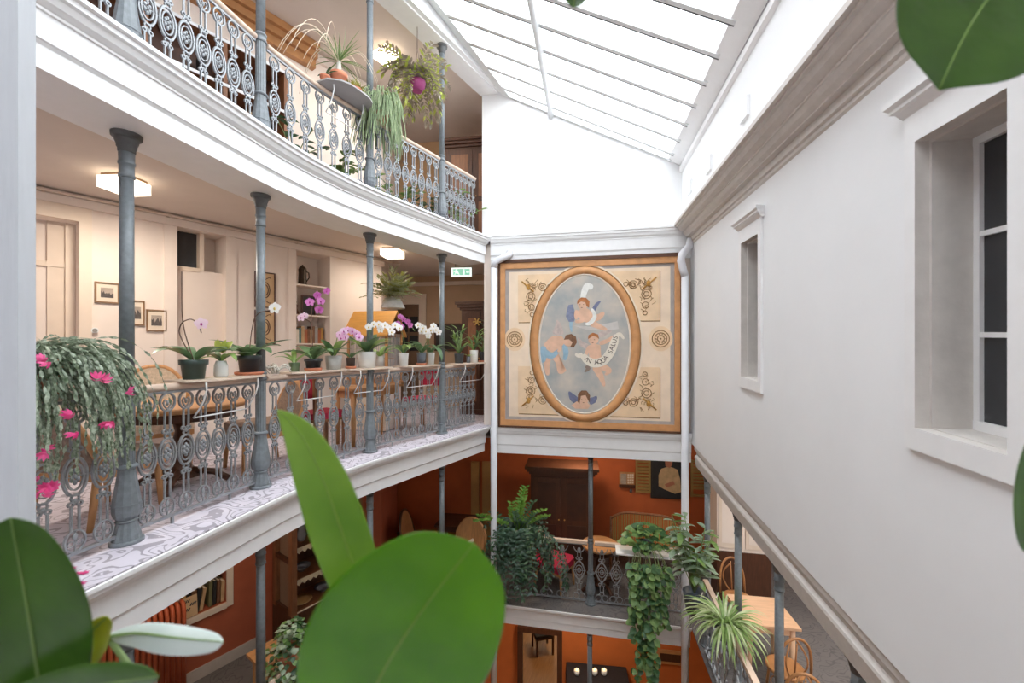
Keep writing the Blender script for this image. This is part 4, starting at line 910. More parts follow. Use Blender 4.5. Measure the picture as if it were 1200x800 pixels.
def wardrobe(name, x0, x1, ytop, dist, zf, label, cat, w=None, m=DWOOD, flip=0, htop=None, dep=.5, ang=0, pan=None):
    a = P(x0, HY, dist); b = P(x1, HY, dist); W_ = (b - a).length if w is None else w; H = P((x0 + x1) / 2, ytop, dist).z - zf
    o = thing(name, Vector((a.x, a.y, zf)), label, cat, rz=ang)
    B = lambda x0, x1, y0, y1, z0, z1, nm, mm=m, par=None: MB().quadbox([(x0, y0, z0), (x1, y0, z0), (x1, y0, z1), (x0, y0, z1)], (0, y1 - y0, 0)).build(nm, mm, par or o, local=True)
    B(0, W_, 0, dep, .1, H - .15, 'carcass')
    B(-.02, W_ + .02, -.02, dep, 0, .1, 'plinth'); B(-.03, W_ + .03, -.03, dep, H - .15, H - .1, 'cornice_lower'); B(-.07, W_ + .07, -.07, dep, H - .1, H - .05, 'cornice'); B(-.1, W_ + .1, -.1, dep, H - .05, H, 'cornice_top')
    for k in range(2):
        xa, xb = .06 + k * (W_ / 2 - .03), .06 + (k + 1) * (W_ / 2 - .03) - .06
        d = B(xa, xb, -.022, 0, .16, H - .2, 'door'); B(xa + .07, xb - .07, -.03, -.02, .25, H * .45, 'panel', pan or (MWOOD if m is DWOOD else m), d); B(xa + .07, xb - .07, -.03, -.02, H * .5, H - .3, 'panel', pan or (MWOOD if m is DWOOD else m), d)
        MB().ell((xb - .02 if k == 0 else xa + .02, -.035, H * .5), .014, 8, 6).build('knob', GOLD, d, local=True)
    return o
wardrobe('wardrobe', 541, 590, 354, 7.75, Z2, 'dark wooden wardrobe with a moulded cornice in the hall behind the orchids', 'wardrobe', ang=-.19)
c = P(559, 377, 7.6); o = thing('door_wreath', c, 'small straw star hanging on the hall wardrobe door', 'decoration'); mb = MB()
for i in range(6): mb.tube([c, c + Vector((.075 * math.cos(i * 1.047), -.015, .075 * math.sin(i * 1.047)))], .014, 5)
mb.build('star', mat('straw', S(206, 166, 92), .7, .2, 20), o)
mb = MB(); a, b = fwp(440, 334), fwp(570, 331); zz = fwp(500, 333).z
mb.quadbox([Vector((a.x, a.y - .02, zz - .04)), Vector((b.x, b.y - .02, zz - .04)), Vector((b.x, b.y - .02, zz + .04)), Vector((a.x, a.y - .02, zz + .04))], (-.0, -.05, 0)); struct('trim_15', mb, CREAMT, 'tan moulding along the hall wall')
# ------------------------------------------------------------------ furniture behind the railing
FAB = mat('beige_weave', S(206, 182, 156), .85, .15, 40, bump=.3, bscale=120); FABB = mat('brown_grey_weave', S(146, 122, 106), .85, .2, 40, bump=.3, bscale=120); RED = mat('raspberry_cushion', S(186, 38, 70), .75, .1, 20)
def round_table(c, r, label, m=WOOD, h=.75):
    o = thing('round_table', c, label, 'table')
    MB().lathe([(r - .03, h - .05), (r, h - .04), (r + .008, h - .02), (r, h)], 36).build('table_top', m, o, local=True); MB().lathe([(r * .82, h - .13), (r * .82, h - .05)], 32).build('apron', DWOOD, o, local=True)
    MB().lathe([(.16, .09), (.09, .12), (.06, .25), (.085, .36), (.05, .5), (.075, h - .13)], 16).build('pedestal', DWOOD, o, local=True)
    for i in range(4): a = i * math.pi / 2 + .4; MB().tube([(.08 * math.cos(a), .08 * math.sin(a), .14), (.25 * math.cos(a), .25 * math.sin(a), .1), (.36 * math.cos(a), .36 * math.sin(a), .025)], .028, 8).build('foot', DWOOD, o, local=True)
    return o
def armchair(c, ang, label, fab, wood=WOOD, hb=1.0, cat='chair'):
    o = thing('upholstered_chair', c, label, cat, rz=ang)      # faces +x
    MB().prism([(-.24, -.25), (.2, -.27), (.26, -.2), (.26, .2), (.2, .27), (-.24, .25)], .38, .48).build('seat', fab, o, local=True)
    rows = []; n = 12
    for i in range(n + 1):
        t = i / n; y = -.27 + .54 * t; zt = hb - .26 * (2 * t - 1) ** 2 * abs(2 * t - 1) ** .5; x = -.27 - .05 * (1 - (2 * t - 1) ** 2)
        rows.append([(x + .03, y, .46), (x - .03, y, zt - .02), (x - .07, y, zt - .02), (x - .01, y, .46)])
    MB().strip(rows, False, True).build('backrest', fab, o, local=True)
    MB().tube([(-.24, -.29, .42)] + [(r[1][0] - .02, r[1][1] * 1.06, r[1][2] + .012) for r in rows] + [(-.24, .29, .42)], .024, 8).build('back_frame', wood, o, local=True)
    MB().box((0, 0, .36), (.5, .52, .05)).build('seat_rail', wood, o, local=True)
    for sx in (-1, 1):
        for sy in (-1, 1): MB().tube([(.22 * sx, .22 * sy, .36), (.24 * sx + (sx < 0) * -.04, .23 * sy, .005)], .026, 8, rs=[.028, .018]).build('leg', wood, o, local=True)
    return o
round_table(Vector((-3.0, 3.72, Z2)), .5, 'round wooden table behind the railing under the green orchid pots')
armchair(Vector((-3.75, 4.35, Z2)), -.75, 'upholstered chair with an arched wooden back beyond the round table', FAB, hb=1.05)
armchair(Vector((-3.05, 3.05, Z2)), 1.5, 'brown tweed chair pushed to the round table beside the Christmas cactus column', FABB, hb=.86)
armchair(Vector((-2.66, 4.32, Z2)), -2.2, 'brown tweed chair at the round table near the bend of the railing', FABB, hb=.88)
def rect_table(c, ang, w, d, label, m=WOOD, h=.74, cat='table'):
    o = thing('wooden_table', c, label, cat, rz=ang)
    MB().box((0, 0, h - .015), (w, d, .03)).build('table_top', m, o, local=True); MB().box((0, 0, h - .08), (w - .12, d - .12, .1)).build('apron', m, o, local=True)
    for sx in (-1, 1):
        for sy in (-1, 1): MB().lathe([(.022, 0), (.03, .3), (.034, h - .03)], 10, c=((w / 2 - .07) * sx, (d / 2 - .07) * sy, 0)).build('leg', m, o, local=True)
    return o
rect_table(Vector((-1.95, 5.56, Z2)), math.atan2(D2.y, D2.x), .86, .45, 'honey wooden table between the red chairs behind the railing')
def red_chair(c, ang, label):
    o = thing('red_chair', c, label, 'chair', 'red cushioned chairs', rz=ang)
    MB().box((0, 0, .455), (.42, .42, .07)).build('seat_cushion', RED, o, local=True); MB().box((0, 0, .405), (.43, .43, .03)).build('seat_frame', MWOOD, o, local=True)
    MB().box((-.2, 0, .8), (.05, .36, .28)).build('back_cushion', RED, o, local=True)
    for sy in (-1, 1):
        MB().bar((.18, .18 * sy, 0), (.18, .18 * sy, .4), .04).build('leg', MWOOD, o, local=True); MB().bar((-.2, .2 * sy, 0), (-.22, .2 * sy, .96), .04, up=(1, 0, 0)).build('leg', MWOOD, o, local=True)
    MB().bar((-.22, -.2, .95), (-.22, .2, .95), .04).build('top_slat', MWOOD, o, local=True)
    return o
red_chair(Vector((-2.3, 4.95, Z2)), 1.03, 'red cushioned chair behind the railing under the pink and white orchids')
red_chair(Vector((-1.40, 6.36, Z2)), -2.1, 'red cushioned chair at the far end of the honey wooden table')
# birdcage with a gabled wooden roof
bc = P(440, HY, 6.35); ang = -.2
o = thing('birdcage', Vector((bc.x, bc.y, Z2 + .74)), 'birdcage with an orange wooden gabled roof behind the orchids', 'birdcage', rz=ang)
L_, Wd = .62, .46; zr_ = P(440, 366, 6.35).z - Z2 - .74; ze = P(440, 391, 6.35).z - Z2 - .74
RFW = mat('orange_roof_wood', S(226, 164, 84), .5, .08, 6, stretch=(1, 8, 1)); WIRE = mat('pale_cage_wire', S(196, 192, 190), .4, .05, 10)
for sy in (-1, 1): MB().quadbox([(-L_ / 2 - .06, (Wd / 2 + .09) * sy, ze - .05), (L_ / 2 + .06, (Wd / 2 + .09) * sy, ze - .05), (L_ / 2 + .06, 0, zr_), (-L_ / 2 - .06, 0, zr_)], (0, 0, .022)).build('roof_panel', RFW, o, local=True)
for sx in (-1, 1): MB().add([(L_ / 2 * sx + d, y, z) for d in (0, .015 * sx) for y, z in ((-Wd / 2, ze), (Wd / 2, ze), (0, zr_ - .02))], [(0, 1, 2), (5, 4, 3), (0, 3, 4, 1), (1, 4, 5, 2), (2, 5, 3, 0)]).build('gable', DWOOD, o, local=True)
MB().box((0, 0, .03), (L_, Wd, .06)).build('tray', WOOD, o, local=True)
for sx in (-1, 1):
    for sy in (-1, 1): MB().box((L_ / 2 * sx, Wd / 2 * sy, ze / 2), (.035, .035, ze)).build('post', WOOD, o, local=True)
mb = MB()
for i in range(1, 24):
    x = -L_ / 2 + L_ * i / 24
    for sy in (-1, 1): mb.bar((x, Wd / 2 * sy, .05), (x, Wd / 2 * sy, ze), .006)
for i in range(1, 14):
    y = -Wd / 2 + Wd * i / 14
    for sx in (-1, 1): mb.bar((L_ / 2 * sx, y, .05), (L_ / 2 * sx, y, ze), .006)
for z in (.22, .42):
    for sy in (-1, 1): mb.bar((-L_ / 2, Wd / 2 * sy, z), (L_ / 2, Wd / 2 * sy, z), .006)
mb.build('wire_mesh', WIRE, o, kind='stuff', local=True)
MB().tube([(-L_ / 2, 0, .35), (L_ / 2, 0, .35)], .01, 6).build('perch', WOOD, o, local=True)
cab = thing('birdcage_stand', Vector((bc.x, bc.y, Z2)), 'cream cupboard under the birdcage', 'cupboard', rz=ang)
MB().box((0, 0, .36), (.62, .46, .68)).build('body', CREAM, cab, local=True); MB().box((0, 0, .72), (.7, .5, .04)).build('top', WOOD, cab, local=True)
for k in (-1, 1): d = MB().box((.15 * k, -.236, .36), (.28, .012, .58)).build('door', CREAMT, cab, local=True); MB().ell((.03 * k, -.248, .4), .012, 8, 6).build('knob', GOLD, d, local=True)
# ------------------------------------------------------------------ plant boards on the railing
OG = leafmat('orchid_leaf', S(72, 104, 66), S(112, 142, 98), tl=.2); OGL = leafmat('orchid_leaf_light', S(112, 146, 74), S(160, 184, 110), tl=.3); YG = leafmat('variegated_leaf', S(140, 168, 60), S(214, 214, 120), tl=.3)
STEM = mat('brown_stem', S(104, 76, 62), .6, .15, 30); GSTEM = mat('green_stem', S(120, 140, 84), .6, .15, 30); ROOT = mat('pale_root', S(214, 208, 196), .7, .1, 20)
BOARD = mat('pale_shelf_board', S(222, 200, 180), .5, .06, 8); BRK = mat('white_wire', S(236, 234, 232), .4, .02, 5)
ZR = Z2 + .999
def plant_board(x0, x1, label, z=ZR, out=.17, inn=.12, m=BOARD, group='plant boards on the railing', lvl=0):
    s0, s1 = rail_s(x0), rail_s(x1); sm = (s0 + s1) / 2; p, d = path(sm, roff(sm)); o = thing('plant_board', (p.x, p.y, z), label, 'shelf', group)
    pts = []; n = 8
    for i in range(n + 1): t = i / n; pts.append(path(lerp(s0, s1, t), roff(sm) - out * (1 - abs(2 * t - 1) ** 4 * .55))[0])
    for i in range(n + 1): t = 1 - i / n; pts.append(path(lerp(s0, s1, t), roff(sm) + inn)[0])
    MB().prism([tuple(q) for q in pts[::-1]], z, z + .016).build('board', m, o)
    arms = [[], []]
    for k, t in enumerate((.14, .8)):
        s = lerp(s0, s1, t); a = lambda off, zz: Vector((*path(s, roff(sm) - off)[0], z + zz))
        arms[k] = [a(.14, -.004), a(.145, -.06), a(.12, -.14), a(.075, -.21), a(.03, -.27)]
        MB().tube(arms[k], .006, 6).build('bracket_arm', BRK, o)
    MB().tube([arms[0][-1], arms[1][-1]], .006, 6).build('bracket_bar', BRK, o)
    return z + .016
for x0, x1, l in ((206, 304, 'pale plant board under the dark green pot and the slim white pot'), (334, 402, 'pale plant board under the grey concrete pot'), (404, 456, 'pale plant board under the big white pot'), (467, 513, 'pale plant board under the long drooping leaves'), (530, 569, 'pale plant board beside the painted panel')): plant_board(x0, x1, l)
ZB = ZR + .016
def pot_mesh(kind, r, h):
    if kind == 'slim': return MB().lathe([(r * .8, 0), (r, h * .1), (r * .95, h * .7), (r * .7, h), (r * .6, h), (r * .6, h * .8)], 18, capt=True)
    if kind == 'rim': return MB().lathe([(r * .78, 0), (r * .92, h * .72), (r * 1.06, h * .74), (r * 1.08, h), (r * .98, h), (r * .96, h * .86)], 20)
    return MB().lathe([(r * .84, 0), (r, h * .95), (r, h), (r * .92, h), (r * .92, h * .86)], 20)
def petal_flower(c, size, face, m, mc, parent, rr):
    f = Vector(face).normalized(); u = f.cross(Vector((0, 0, 1))); u.normalize(); w = u.cross(f); mb = MB()
    a0 = rr.uniform(-.2, .2)
    for k in range(5):
        a = a0 + math.pi / 2 + k * 2 * math.pi / 5; d = u * math.cos(a) + w * math.sin(a); wide = 1.15 if k in (1, 4) else .75
        mb.leaf(c, d + f * .15, f, size * .55, size * .5 * wide, bend=.35, fold=.1, n=4, peak=.6)
    o = mb.build('flower', m, parent); ml = MB(); ml.ell(c + f * size * .06 - Vector((0, 0, size * .06)), (size * .1, size * .1, size * .13), 6, 5); ml.build('lip', mc, o)
PINK = leafmat('pale_pink_petal', S(240, 206, 226), S(248, 226, 238), .6, .3); MAG = leafmat('magenta_petal', S(196, 90, 176), S(222, 140, 204), .6, .3); PKW = leafmat('pink_white_petal', S(226, 150, 206), S(246, 222, 240), .6, .3, 25.); WHT = leafmat('white_petal', S(246, 242, 238), S(252, 250, 248), .6, .25)
LIPM = mat('magenta_lip', S(168, 40, 130), .6); LIPY = mat('yellow_lip', S(226, 196, 110), .6)
def potted(name, x, label, cat='orchid', off=None, z=ZB, pot=('rim', .075, .13), pm=BLACKP, saucer=None, leaves=(), nl=5, ll=.24, lw=.075, lm=OG, seed=1, spikes=(), flowers=(), droop=1.2, up=.35, group=None, lift=0, dz=0, arc=(0, 6.283)):
    rr = random.Random(seed); p, ang = rail_pt(x, z, off); o = thing(name, p, label, cat, group); Y = p.y
    zz = 0
    if saucer: MB().lathe([(saucer * .9, 0), (saucer, .012), (saucer, .028), (saucer * .94, .028), (saucer * .9, .014)], 20, c=p).build('saucer', TERRAC, o); zz = .014
    b = pot_mesh(*pot); b.v = [(v[0] + p.x, v[1] + p.y, v[2] + p.z + zz) for v in b.v]; b.build('pot', pm, o)
    top = p + Vector((0, 0, zz + pot[2] * .95)); rs = pot[1] * (.55 if pot[0] == 'slim' else .9)
    MB().lathe([(rs, 0), (rs * .8, .012), (rs * .3, .02)], 12, c=top - Vector((0, 0, .02))).build('bark', SOIL, o)
    for i in range(nl):
        a = lerp(arc[0], arc[1], (i + rr.uniform(.2, .8)) / nl); L = ll * 1.25 * rr.uniform(.75, 1.1); e = rr.uniform(.1, 1.0) * up + .2
        d = Vector((math.cos(a) * math.cos(e), math.sin(a) * math.cos(e), math.sin(e) + up * 1.2))
        MB().leaf(top + Vector((math.cos(a), math.sin(a), 0)) * rs * .25, d, (0, 0, 1), L, lw * 1.25 * rr.uniform(.85, 1.1), bend=rr.uniform(.6, 1.1) * droop, fold=.25, n=8).build('leaf', lm if not isinstance(lm, tuple) else lm[i % len(lm)], o)
    for sp_, m in spikes:
        pts = [P(a, b_, Y) for a, b_ in sp_]; pts = [top] + pts if len(sp_) > 1 else pts
        sm = []
        for i in range(len(pts) - 1):
            for k in range(4): sm.append(pts[i].lerp(pts[i + 1], k / 4))
        sm.append(pts[-1])
        for _ in range(2): sm = [sm[0]] + [(sm[i - 1] + sm[i] * 2 + sm[i + 1]) / 4 for i in range(1, len(sm) - 1)] + [sm[-1]]
        MB().tube(sm, .0042, 5).build('flower_spike', m, o)
    for fx, fy, size, m, ml in flowers:
        petal_flower(P(fx, fy, Y - rr.uniform(0, .06)), size, (rr.uniform(-.3, .6), -1, rr.uniform(-.1, .3)), m, ml, o, rr)
    return o, top
DGP = mat('dark_green_pot', S(62, 78, 72), .35, .08, 8); GRP = mat('grey_concrete_pot', S(196, 196, 194), .85, .08, 30, bump=.3, bscale=80); GPL = mat('blue_grey_pot', S(108, 116, 128), .4); BRP = mat('brown_clay_pot', S(84, 66, 58), .6, .1, 10)
potted('orchid', 227, 'orchid in a dark green pot with one pale pink bloom on a bent spike', off=None, pot=('rim', .085, .145), pm=DGP, nl=7, ll=.27, lw=.075, seed=3, spikes=(([(214, 400), (209, 388), (213, 377), (224, 373), (233, 379), (236, 390)], STEM), ([(213, 380), (213, 318)], STEM)), flowers=((236, 379, .085, PINK, LIPM),))
o, t_ = potted('orchid', 259, 'orchid with strap leaves drooping from a slim white pot', pot=('slim', .05, .13), pm=WHITEP, nl=6, ll=.22, lw=.05, lm=(OG, OGL), seed=8, droop=2.2, up=.5)
for i in range(7): a = i * .9; MB().leaf(t_ + Vector((0, .02, .07)), (math.cos(a) * .6, math.sin(a) * .6, 1), (0, -1, .3), .12, .05, .5, .2, 6).build('young_leaf', YG, o)
potted('orchid', 292, 'large leafed orchid in a black pot with one white bloom on a long spike', pot=('rim', .088, .155), pm=BLACKP, saucer=.11, nl=8, ll=.29, lw=.095, seed=12, spikes=(([(294, 392), (298, 372), (304, 366), (313, 364), (322, 362)], STEM),), flowers=((322, 361, .1, WHT, LIPY),), off=None)
# pale bundle of moss and roots beside the column
p, _ = rail_pt(322, ZR); o = thing('root_clump', p, 'pale tangle of dry orchid roots on the rail beside the column', 'roots'); rr = random.Random(2); mb = MB()
for i in range(26):
    a = rr.uniform(0, 6.28); q = p + Vector((rr.uniform(-.03, .03), rr.uniform(-.03, .03), .01)); pts = [q]
    for k in range(5): q = q + Vector((math.cos(a) * .025, math.sin(a) * .025, .035 - k * .012 + rr.uniform(-.01, .01))); pts.append(q); a += rr.uniform(-.6, .6)
    mb.tube(pts, .005, 5)
mb.build('roots', ROOT, o, kind='stuff')
potted('orchid', 345, 'small orchid in a dull green glass pot', pot=('taper', .05, .09), pm=mat('green_glass_pot', S(96, 116, 86), .2), nl=5, ll=.2, lw=.04, lm=OGL, seed=21, up=.6)
potted('orchid', 367, 'orchid in a black pot on a clay saucer with tall magenta blooms', pot=('rim', .082, .11), pm=BLACKP, saucer=.085, nl=8, ll=.3, lw=.08, seed=24, spikes=(([(366, 400), (365, 380), (365, 362), (370, 350), (378, 342), (383, 339)], STEM), ([(365, 378), (361, 375), (354, 372)], STEM)), flowers=((383, 341, .075, MAG, LIPM), (372, 346, .08, MAG, LIPM), (363, 354, .09, MAG, LIPM), (376, 353, .08, MAG, LIPM), (374, 363, .085, MAG, LIPM), (353, 372, .08, PINK, LIPM), (357, 370, .07, PINK, LIPM)))
potted('orchid', 391, 'orchid in a rough grey concrete pot with a curved row of pink and white blooms', pot=('taper', .088, .15), pm=GRP, nl=6, ll=.26, lw=.065, lm=(OG, OGL), seed=31, up=.9, spikes=(([(394, 400), (396, 392), (404, 386), (414, 385), (422, 393)], GSTEM),), flowers=tuple((x, y, .085, PKW, LIPM) for x, y in ((398, 392), (403, 388), (408, 387), (413, 388), (418, 391), (421, 395), (405, 395), (400, 396))))
potted('orchid', 411, 'small orchid in a dark brown pot on a clay saucer', pot=('taper', .05, .11), pm=BRP, saucer=.06, nl=4, ll=.2, lw=.05, seed=35)
potted('orchid', 430, 'leafy orchid in the big white pot with a low arch of white blooms', pot=('taper', .108, .19), pm=WHITEP, nl=11, ll=.31, lw=.09, lm=(OG, OGL, OG), seed=41, up=.55, spikes=(([(432, 400), (434, 386), (444, 378), (458, 380), (470, 384)], GSTEM),), flowers=tuple((x, y, .085, WHT, LIPY) for x, y in ((432, 383), (438, 380), (444, 380), (451, 381), (457, 385), (463, 381), (468, 384), (446, 386), (459, 389))))
potted('orchid', 445, 'orchid in a small white pot behind the big white pot', pot=('taper', .055, .13), pm=WHITEP, nl=6, ll=.26, lw=.06, lm=OGL, seed=46, off=.5)
potted('orchid', 473, 'orchid in a white pot with tall magenta blooms beside the birdcage', pot=('taper', .065, .17), pm=WHITEP, nl=7, ll=.34, lw=.065, lm=(OG, OGL), seed=52, droop=2.0, up=.5, spikes=(([(474, 400), (470, 385), (468, 374), (474, 371), (481, 380), (486, 388)], GSTEM),), flowers=tuple((x, y, .075, MAG, LIPM) for x, y in ((469, 371), (473, 374), (478, 377), (481, 381), (466, 379), (471, 383))))
potted('orchid', 494, 'orchid in a dark pot on a clay saucer with a spray of white blooms', pot=('taper', .065, .16), pm=GPL, saucer=.07, nl=6, ll=.32, lw=.07, seed=55, droop=1.8, up=.5, spikes=(([(503, 405), (502, 395), (498, 384), (490, 379)], GSTEM), ([(502, 395), (510, 386), (507, 379)], GSTEM)), flowers=tuple((x, y, .09, WHT, LIPY) for x, y in ((490, 381), (496, 384), (499, 388), (494, 388), (505, 387), (508, 382), (511, 386), (514, 389), (502, 393))))
potted('orchid', 505, 'orchid in a slim white pot with leaves hanging over the rail beside the column', pot=('taper', .055, .17), pm=WHITEP, nl=5, ll=.36, lw=.07, lm=OG, seed=58, droop=2.4, up=.5)
def cane_orchid(x, label, seed, pm, pot, sau=None, n=6, h=.4, lean=0, off=None):
    rr = random.Random(seed); o, top = potted('cane_orchid', x, label, pot=pot, pm=pm, saucer=sau, nl=4, ll=.28, lw=.05, lm=(OGL, OG), seed=seed, droop=1.6, up=.8, off=off)
    for i in range(n):
        a = rr.uniform(0, 6.28); e = top + Vector((math.cos(a) * .09 + lean, math.sin(a) * .06, h * rr.uniform(.7, 1.1))); pts = [top.lerp(e, k / 5) for k in range(6)]
        c = MB().tube(pts, .01, 6, rs=[.007, .011, .012, .012, .01, .006]).build('cane', GSTEM, o)
        mb = MB()
        for k in range(2, 6):
            d = Vector((math.cos(a + k * 2.6), math.sin(a + k * 2.6) * .6, .7)); MB().leaf(pts[k], d, (0, 0, 1), .16, .035, .5, .2, 5).build('leaf', OGL if k % 2 else OG, c)
cane_orchid(538, 'orchid with upright cane stems in a dark pot at the end of the rail', 61, BLACKP, ('taper', .075, .15))
potted('orchid', 549, 'small seedling in a blue grey pot between the cane orchids', pot=('taper', .035, .1), pm=GPL, nl=4, ll=.1, lw=.03, seed=66, lm=OGL)
cane_orchid(555.5, 'cane orchid in a tapering white pot beside the painted panel', 63, WHITEP, ('taper', .07, .2), n=4, h=.3)
cane_orchid(565.5, 'cane orchid in a dark pot on a saucer leaning over the white downpipe', 64, BLACKP, ('taper', .06, .16), .07, n=5, h=.46, lean=.14)
# ------------------------------------------------------------------ Christmas cactus
CAC = leafmat('cactus_segment', S(72, 94, 62), S(182, 192, 170), .35, .15, 55.); CPINK = leafmat('cactus_bloom', S(224, 40, 128), S(246, 120, 172), .5, .3)  # cactus noise paints in bright highlights and dark gaps between stems
p, ang = rail_pt(38, Z2 + .99, .46); cc = thing('christmas_cactus', p, 'Christmas cactus with pink blooms spilling over the railing', 'plant')
rr = random.Random(17); ca = Vector((math.cos(ang), math.sin(ang), 0)); co = Vector((ca.y, -ca.x, 0))
b = pot_mesh('rim', .14, .2); b.v = [(v[0] + p.x, v[1] + p.y, v[2] + p.z + .0) for v in b.v]; b.build('pot', TERRAC, cc)
stems = MB(); tips = []
for i in range(430):
    st = p + ca * rr.uniform(-.12, .14) + co * rr.uniform(-.1, .1) + Vector((0, 0, .18 + rr.uniform(-.04, .06)))
    a = rr.uniform(-1.75, 1.75); d = (co * math.cos(a) + ca * math.sin(a)); el = rr.uniform(-.1, .85); d = Vector((d.x * math.cos(el), d.y * math.cos(el), math.sin(el)))
    q = st; nseg = rr.randint(7, 18)
    for k in range(nseg):
        L = .046; nr = Vector((rr.uniform(-1, 1), rr.uniform(-1, 1), rr.uniform(-.3, .8)))
        stems.leaf(q, d, nr, L * 1.15, .016, .2, .1, 3, .55); q = q + d * L
        d = (d + Vector((rr.uniform(-.1, .1), rr.uniform(-.1, .1), -.26))).normalized()
    tips.append((q, d))
stems.build('stems', CAC, cc, kind='stuff')
for x, y in ((52, 421), (60, 424), (112, 446), (119, 447), (146, 461), (86, 486), (133, 493), (48, 526), (53, 531), (55, 571), (62, 571), (49, 581), (46, 577), (92, 506), (124, 494), (47, 560)):
    c = P(x, y, p.y - .28 + rr.uniform(-.05, .05)); mb = MB(); dd = Vector((rr.uniform(-1, 1), rr.uniform(-1, .2), rr.uniform(-.6, .3))).normalized()
    for k in range(8): a = k * .8; s_ = dd.cross(Vector((0, 0, 1))).normalized(); t2 = dd.cross(s_); mb.leaf(c + dd * .012 * (k // 4), dd * .6 + s_ * math.cos(a) * .8 + t2 * math.sin(a) * .8, dd, .042, .016, -.5, .1, 3)
    mb.build('bloom', CPINK, cc)
for x, y in ((82, 686), (90, 672), (99, 671), (84, 666), (95, 684)):
    c = PZ(x, y, Z2 + .004); mb = MB()
    for k in range(6): mb.leaf(c, (math.cos(k * 1.05), math.sin(k * 1.05), .15), (0, 0, 1), .025, .012, .2, .1, 3)
    mb.build('fallen_bloom', CPINK, label='pink cactus bloom fallen on the patterned gallery floor', cat='flower', group='fallen blooms under the Christmas cactus')
# ------------------------------------------------------------------ hanging baskets
def hanging(c, ztop, r, h, label, pm, flare, seed, leafm, nst, stl, gname=None, trail=0, inv=False):
    rr = random.Random(seed); o = thing('hanging_basket', c, label, 'hanging plant')
    pr = [(r, 0), (r * 1.04, .015), (r * .62, h), (r * .5, h)] if inv else [(r * .55, 0), (r * .9, h * .5), (r, h), (r * .92, h), (r * .85, h * .8)]
    MB().lathe(pr, 20, c=c).build('pot', pm, o)
    for i in range(3): a = i * 2.094 + .4; MB().tube([c + Vector((math.cos(a) * r * .8, math.sin(a) * r * .8, h)), c + Vector((0, 0, h + .45))], .003, 5).build('wire', STEM, o)
    MB().tube([c + Vector((0, 0, h + .45)), Vector((c.x, c.y, ztop))], .005, 6).build('hook', STEM, o)
    mb = MB(); mb2 = MB()
    for i in range(nst):
        a = rr.uniform(0, 6.28); el = rr.uniform(.2, 1.3); d = Vector((math.cos(a) * math.cos(el), math.sin(a) * math.cos(el), math.sin(el))); q = c + Vector((0, 0, h)); drop = rr.uniform(.04, .14) if not trail else rr.uniform(.1, .35)
        for k in range(rr.randint(stl - 3, stl)):
            n = q + d * .045; 
            for sg in (-1, 1):
                w = d.cross(Vector((0, 0, 1))); (mb if (i + k) % 3 else mb2).leaf(n, d * .6 + w * sg + Vector((0, 0, .2)), (0, 0, 1), flare * rr.uniform(.7, 1.2), flare * .38, .4, .2, 3)
            d = (d + Vector((rr.uniform(-.1, .1), rr.uniform(-.1, .1), -drop))).normalized(); q = n
    mb.build('foliage', leafm[0], o, kind='stuff'); mb2.build('pale_foliage', leafm[1], o, kind='stuff')
    return o
GALV = mat('galvanised_pot', S(206, 202, 198), .45, .12, 12)
c = P(460.5, 361.5, 5.75); hanging(c, Z3 - .2, .16, .15, 'pale hanging bowl of grey green sprays under the gallery lamp', GALV, .11, 71, (leafmat('grey_green_leaf', S(150, 158, 112), S(212, 208, 176), .5, .3), leafmat('olive_leaf', S(126, 132, 52), S(190, 186, 110), .5, .3)), 44, 9, inv=True)
# ------------------------------------------------------------------ upper gallery
def bushy(name, c, label, cat, pot, pm, nst, h, lsize, lm, seed, spread=.5, sauc=None, thick=.45, nleaf=7, droop=.12):
    rr = random.Random(seed); o = thing(name, c, label, cat); b = pot_mesh(*pot); b.v = [(v[0] + c.x, v[1] + c.y, v[2] + c.z) for v in b.v]; b.build('pot', pm, o)
    top = c + Vector((0, 0, pot[2] * .9)); MB().lathe([(pot[1] * .9, 0), (pot[1] * .4, .015)], 12, c=top - Vector((0, 0, .01))).build('soil', SOIL, o)
    mb = MB(); ms = MB()
    for i in range(nst):
        a = rr.uniform(0, 6.28); d = Vector((math.cos(a) * spread, math.sin(a) * spread, 1)).normalized(); q = top.copy(); pts = [q.copy()]; st = h / nleaf
        for k in range(nleaf):
            q = q + d * st * rr.uniform(.7, 1.1); pts.append(q.copy()); d = (d + Vector((math.cos(a) * .08, math.sin(a) * .08, -droop))).normalized()
            b_ = a + k * 2.4; mb.leaf(q, (math.cos(b_), math.sin(b_), .35), (0, 0, 1), lsize * rr.uniform(.7, 1.1), lsize * thick, .7, .2, 4)
        ms.tube(pts, .005, 4)
    ms.build('stems', GSTEM, o, kind='stuff'); mb.build('foliage', lm, o, kind='stuff')
    return o
LG = leafmat('fresh_leaf', S(86, 124, 62), S(142, 172, 96), .45, .3); DG = leafmat('dark_leaf', S(48, 78, 48), S(86, 116, 78), .4, .2); PG = leafmat('pale_leaf', S(150, 168, 138), S(196, 206, 176), .5, .3)
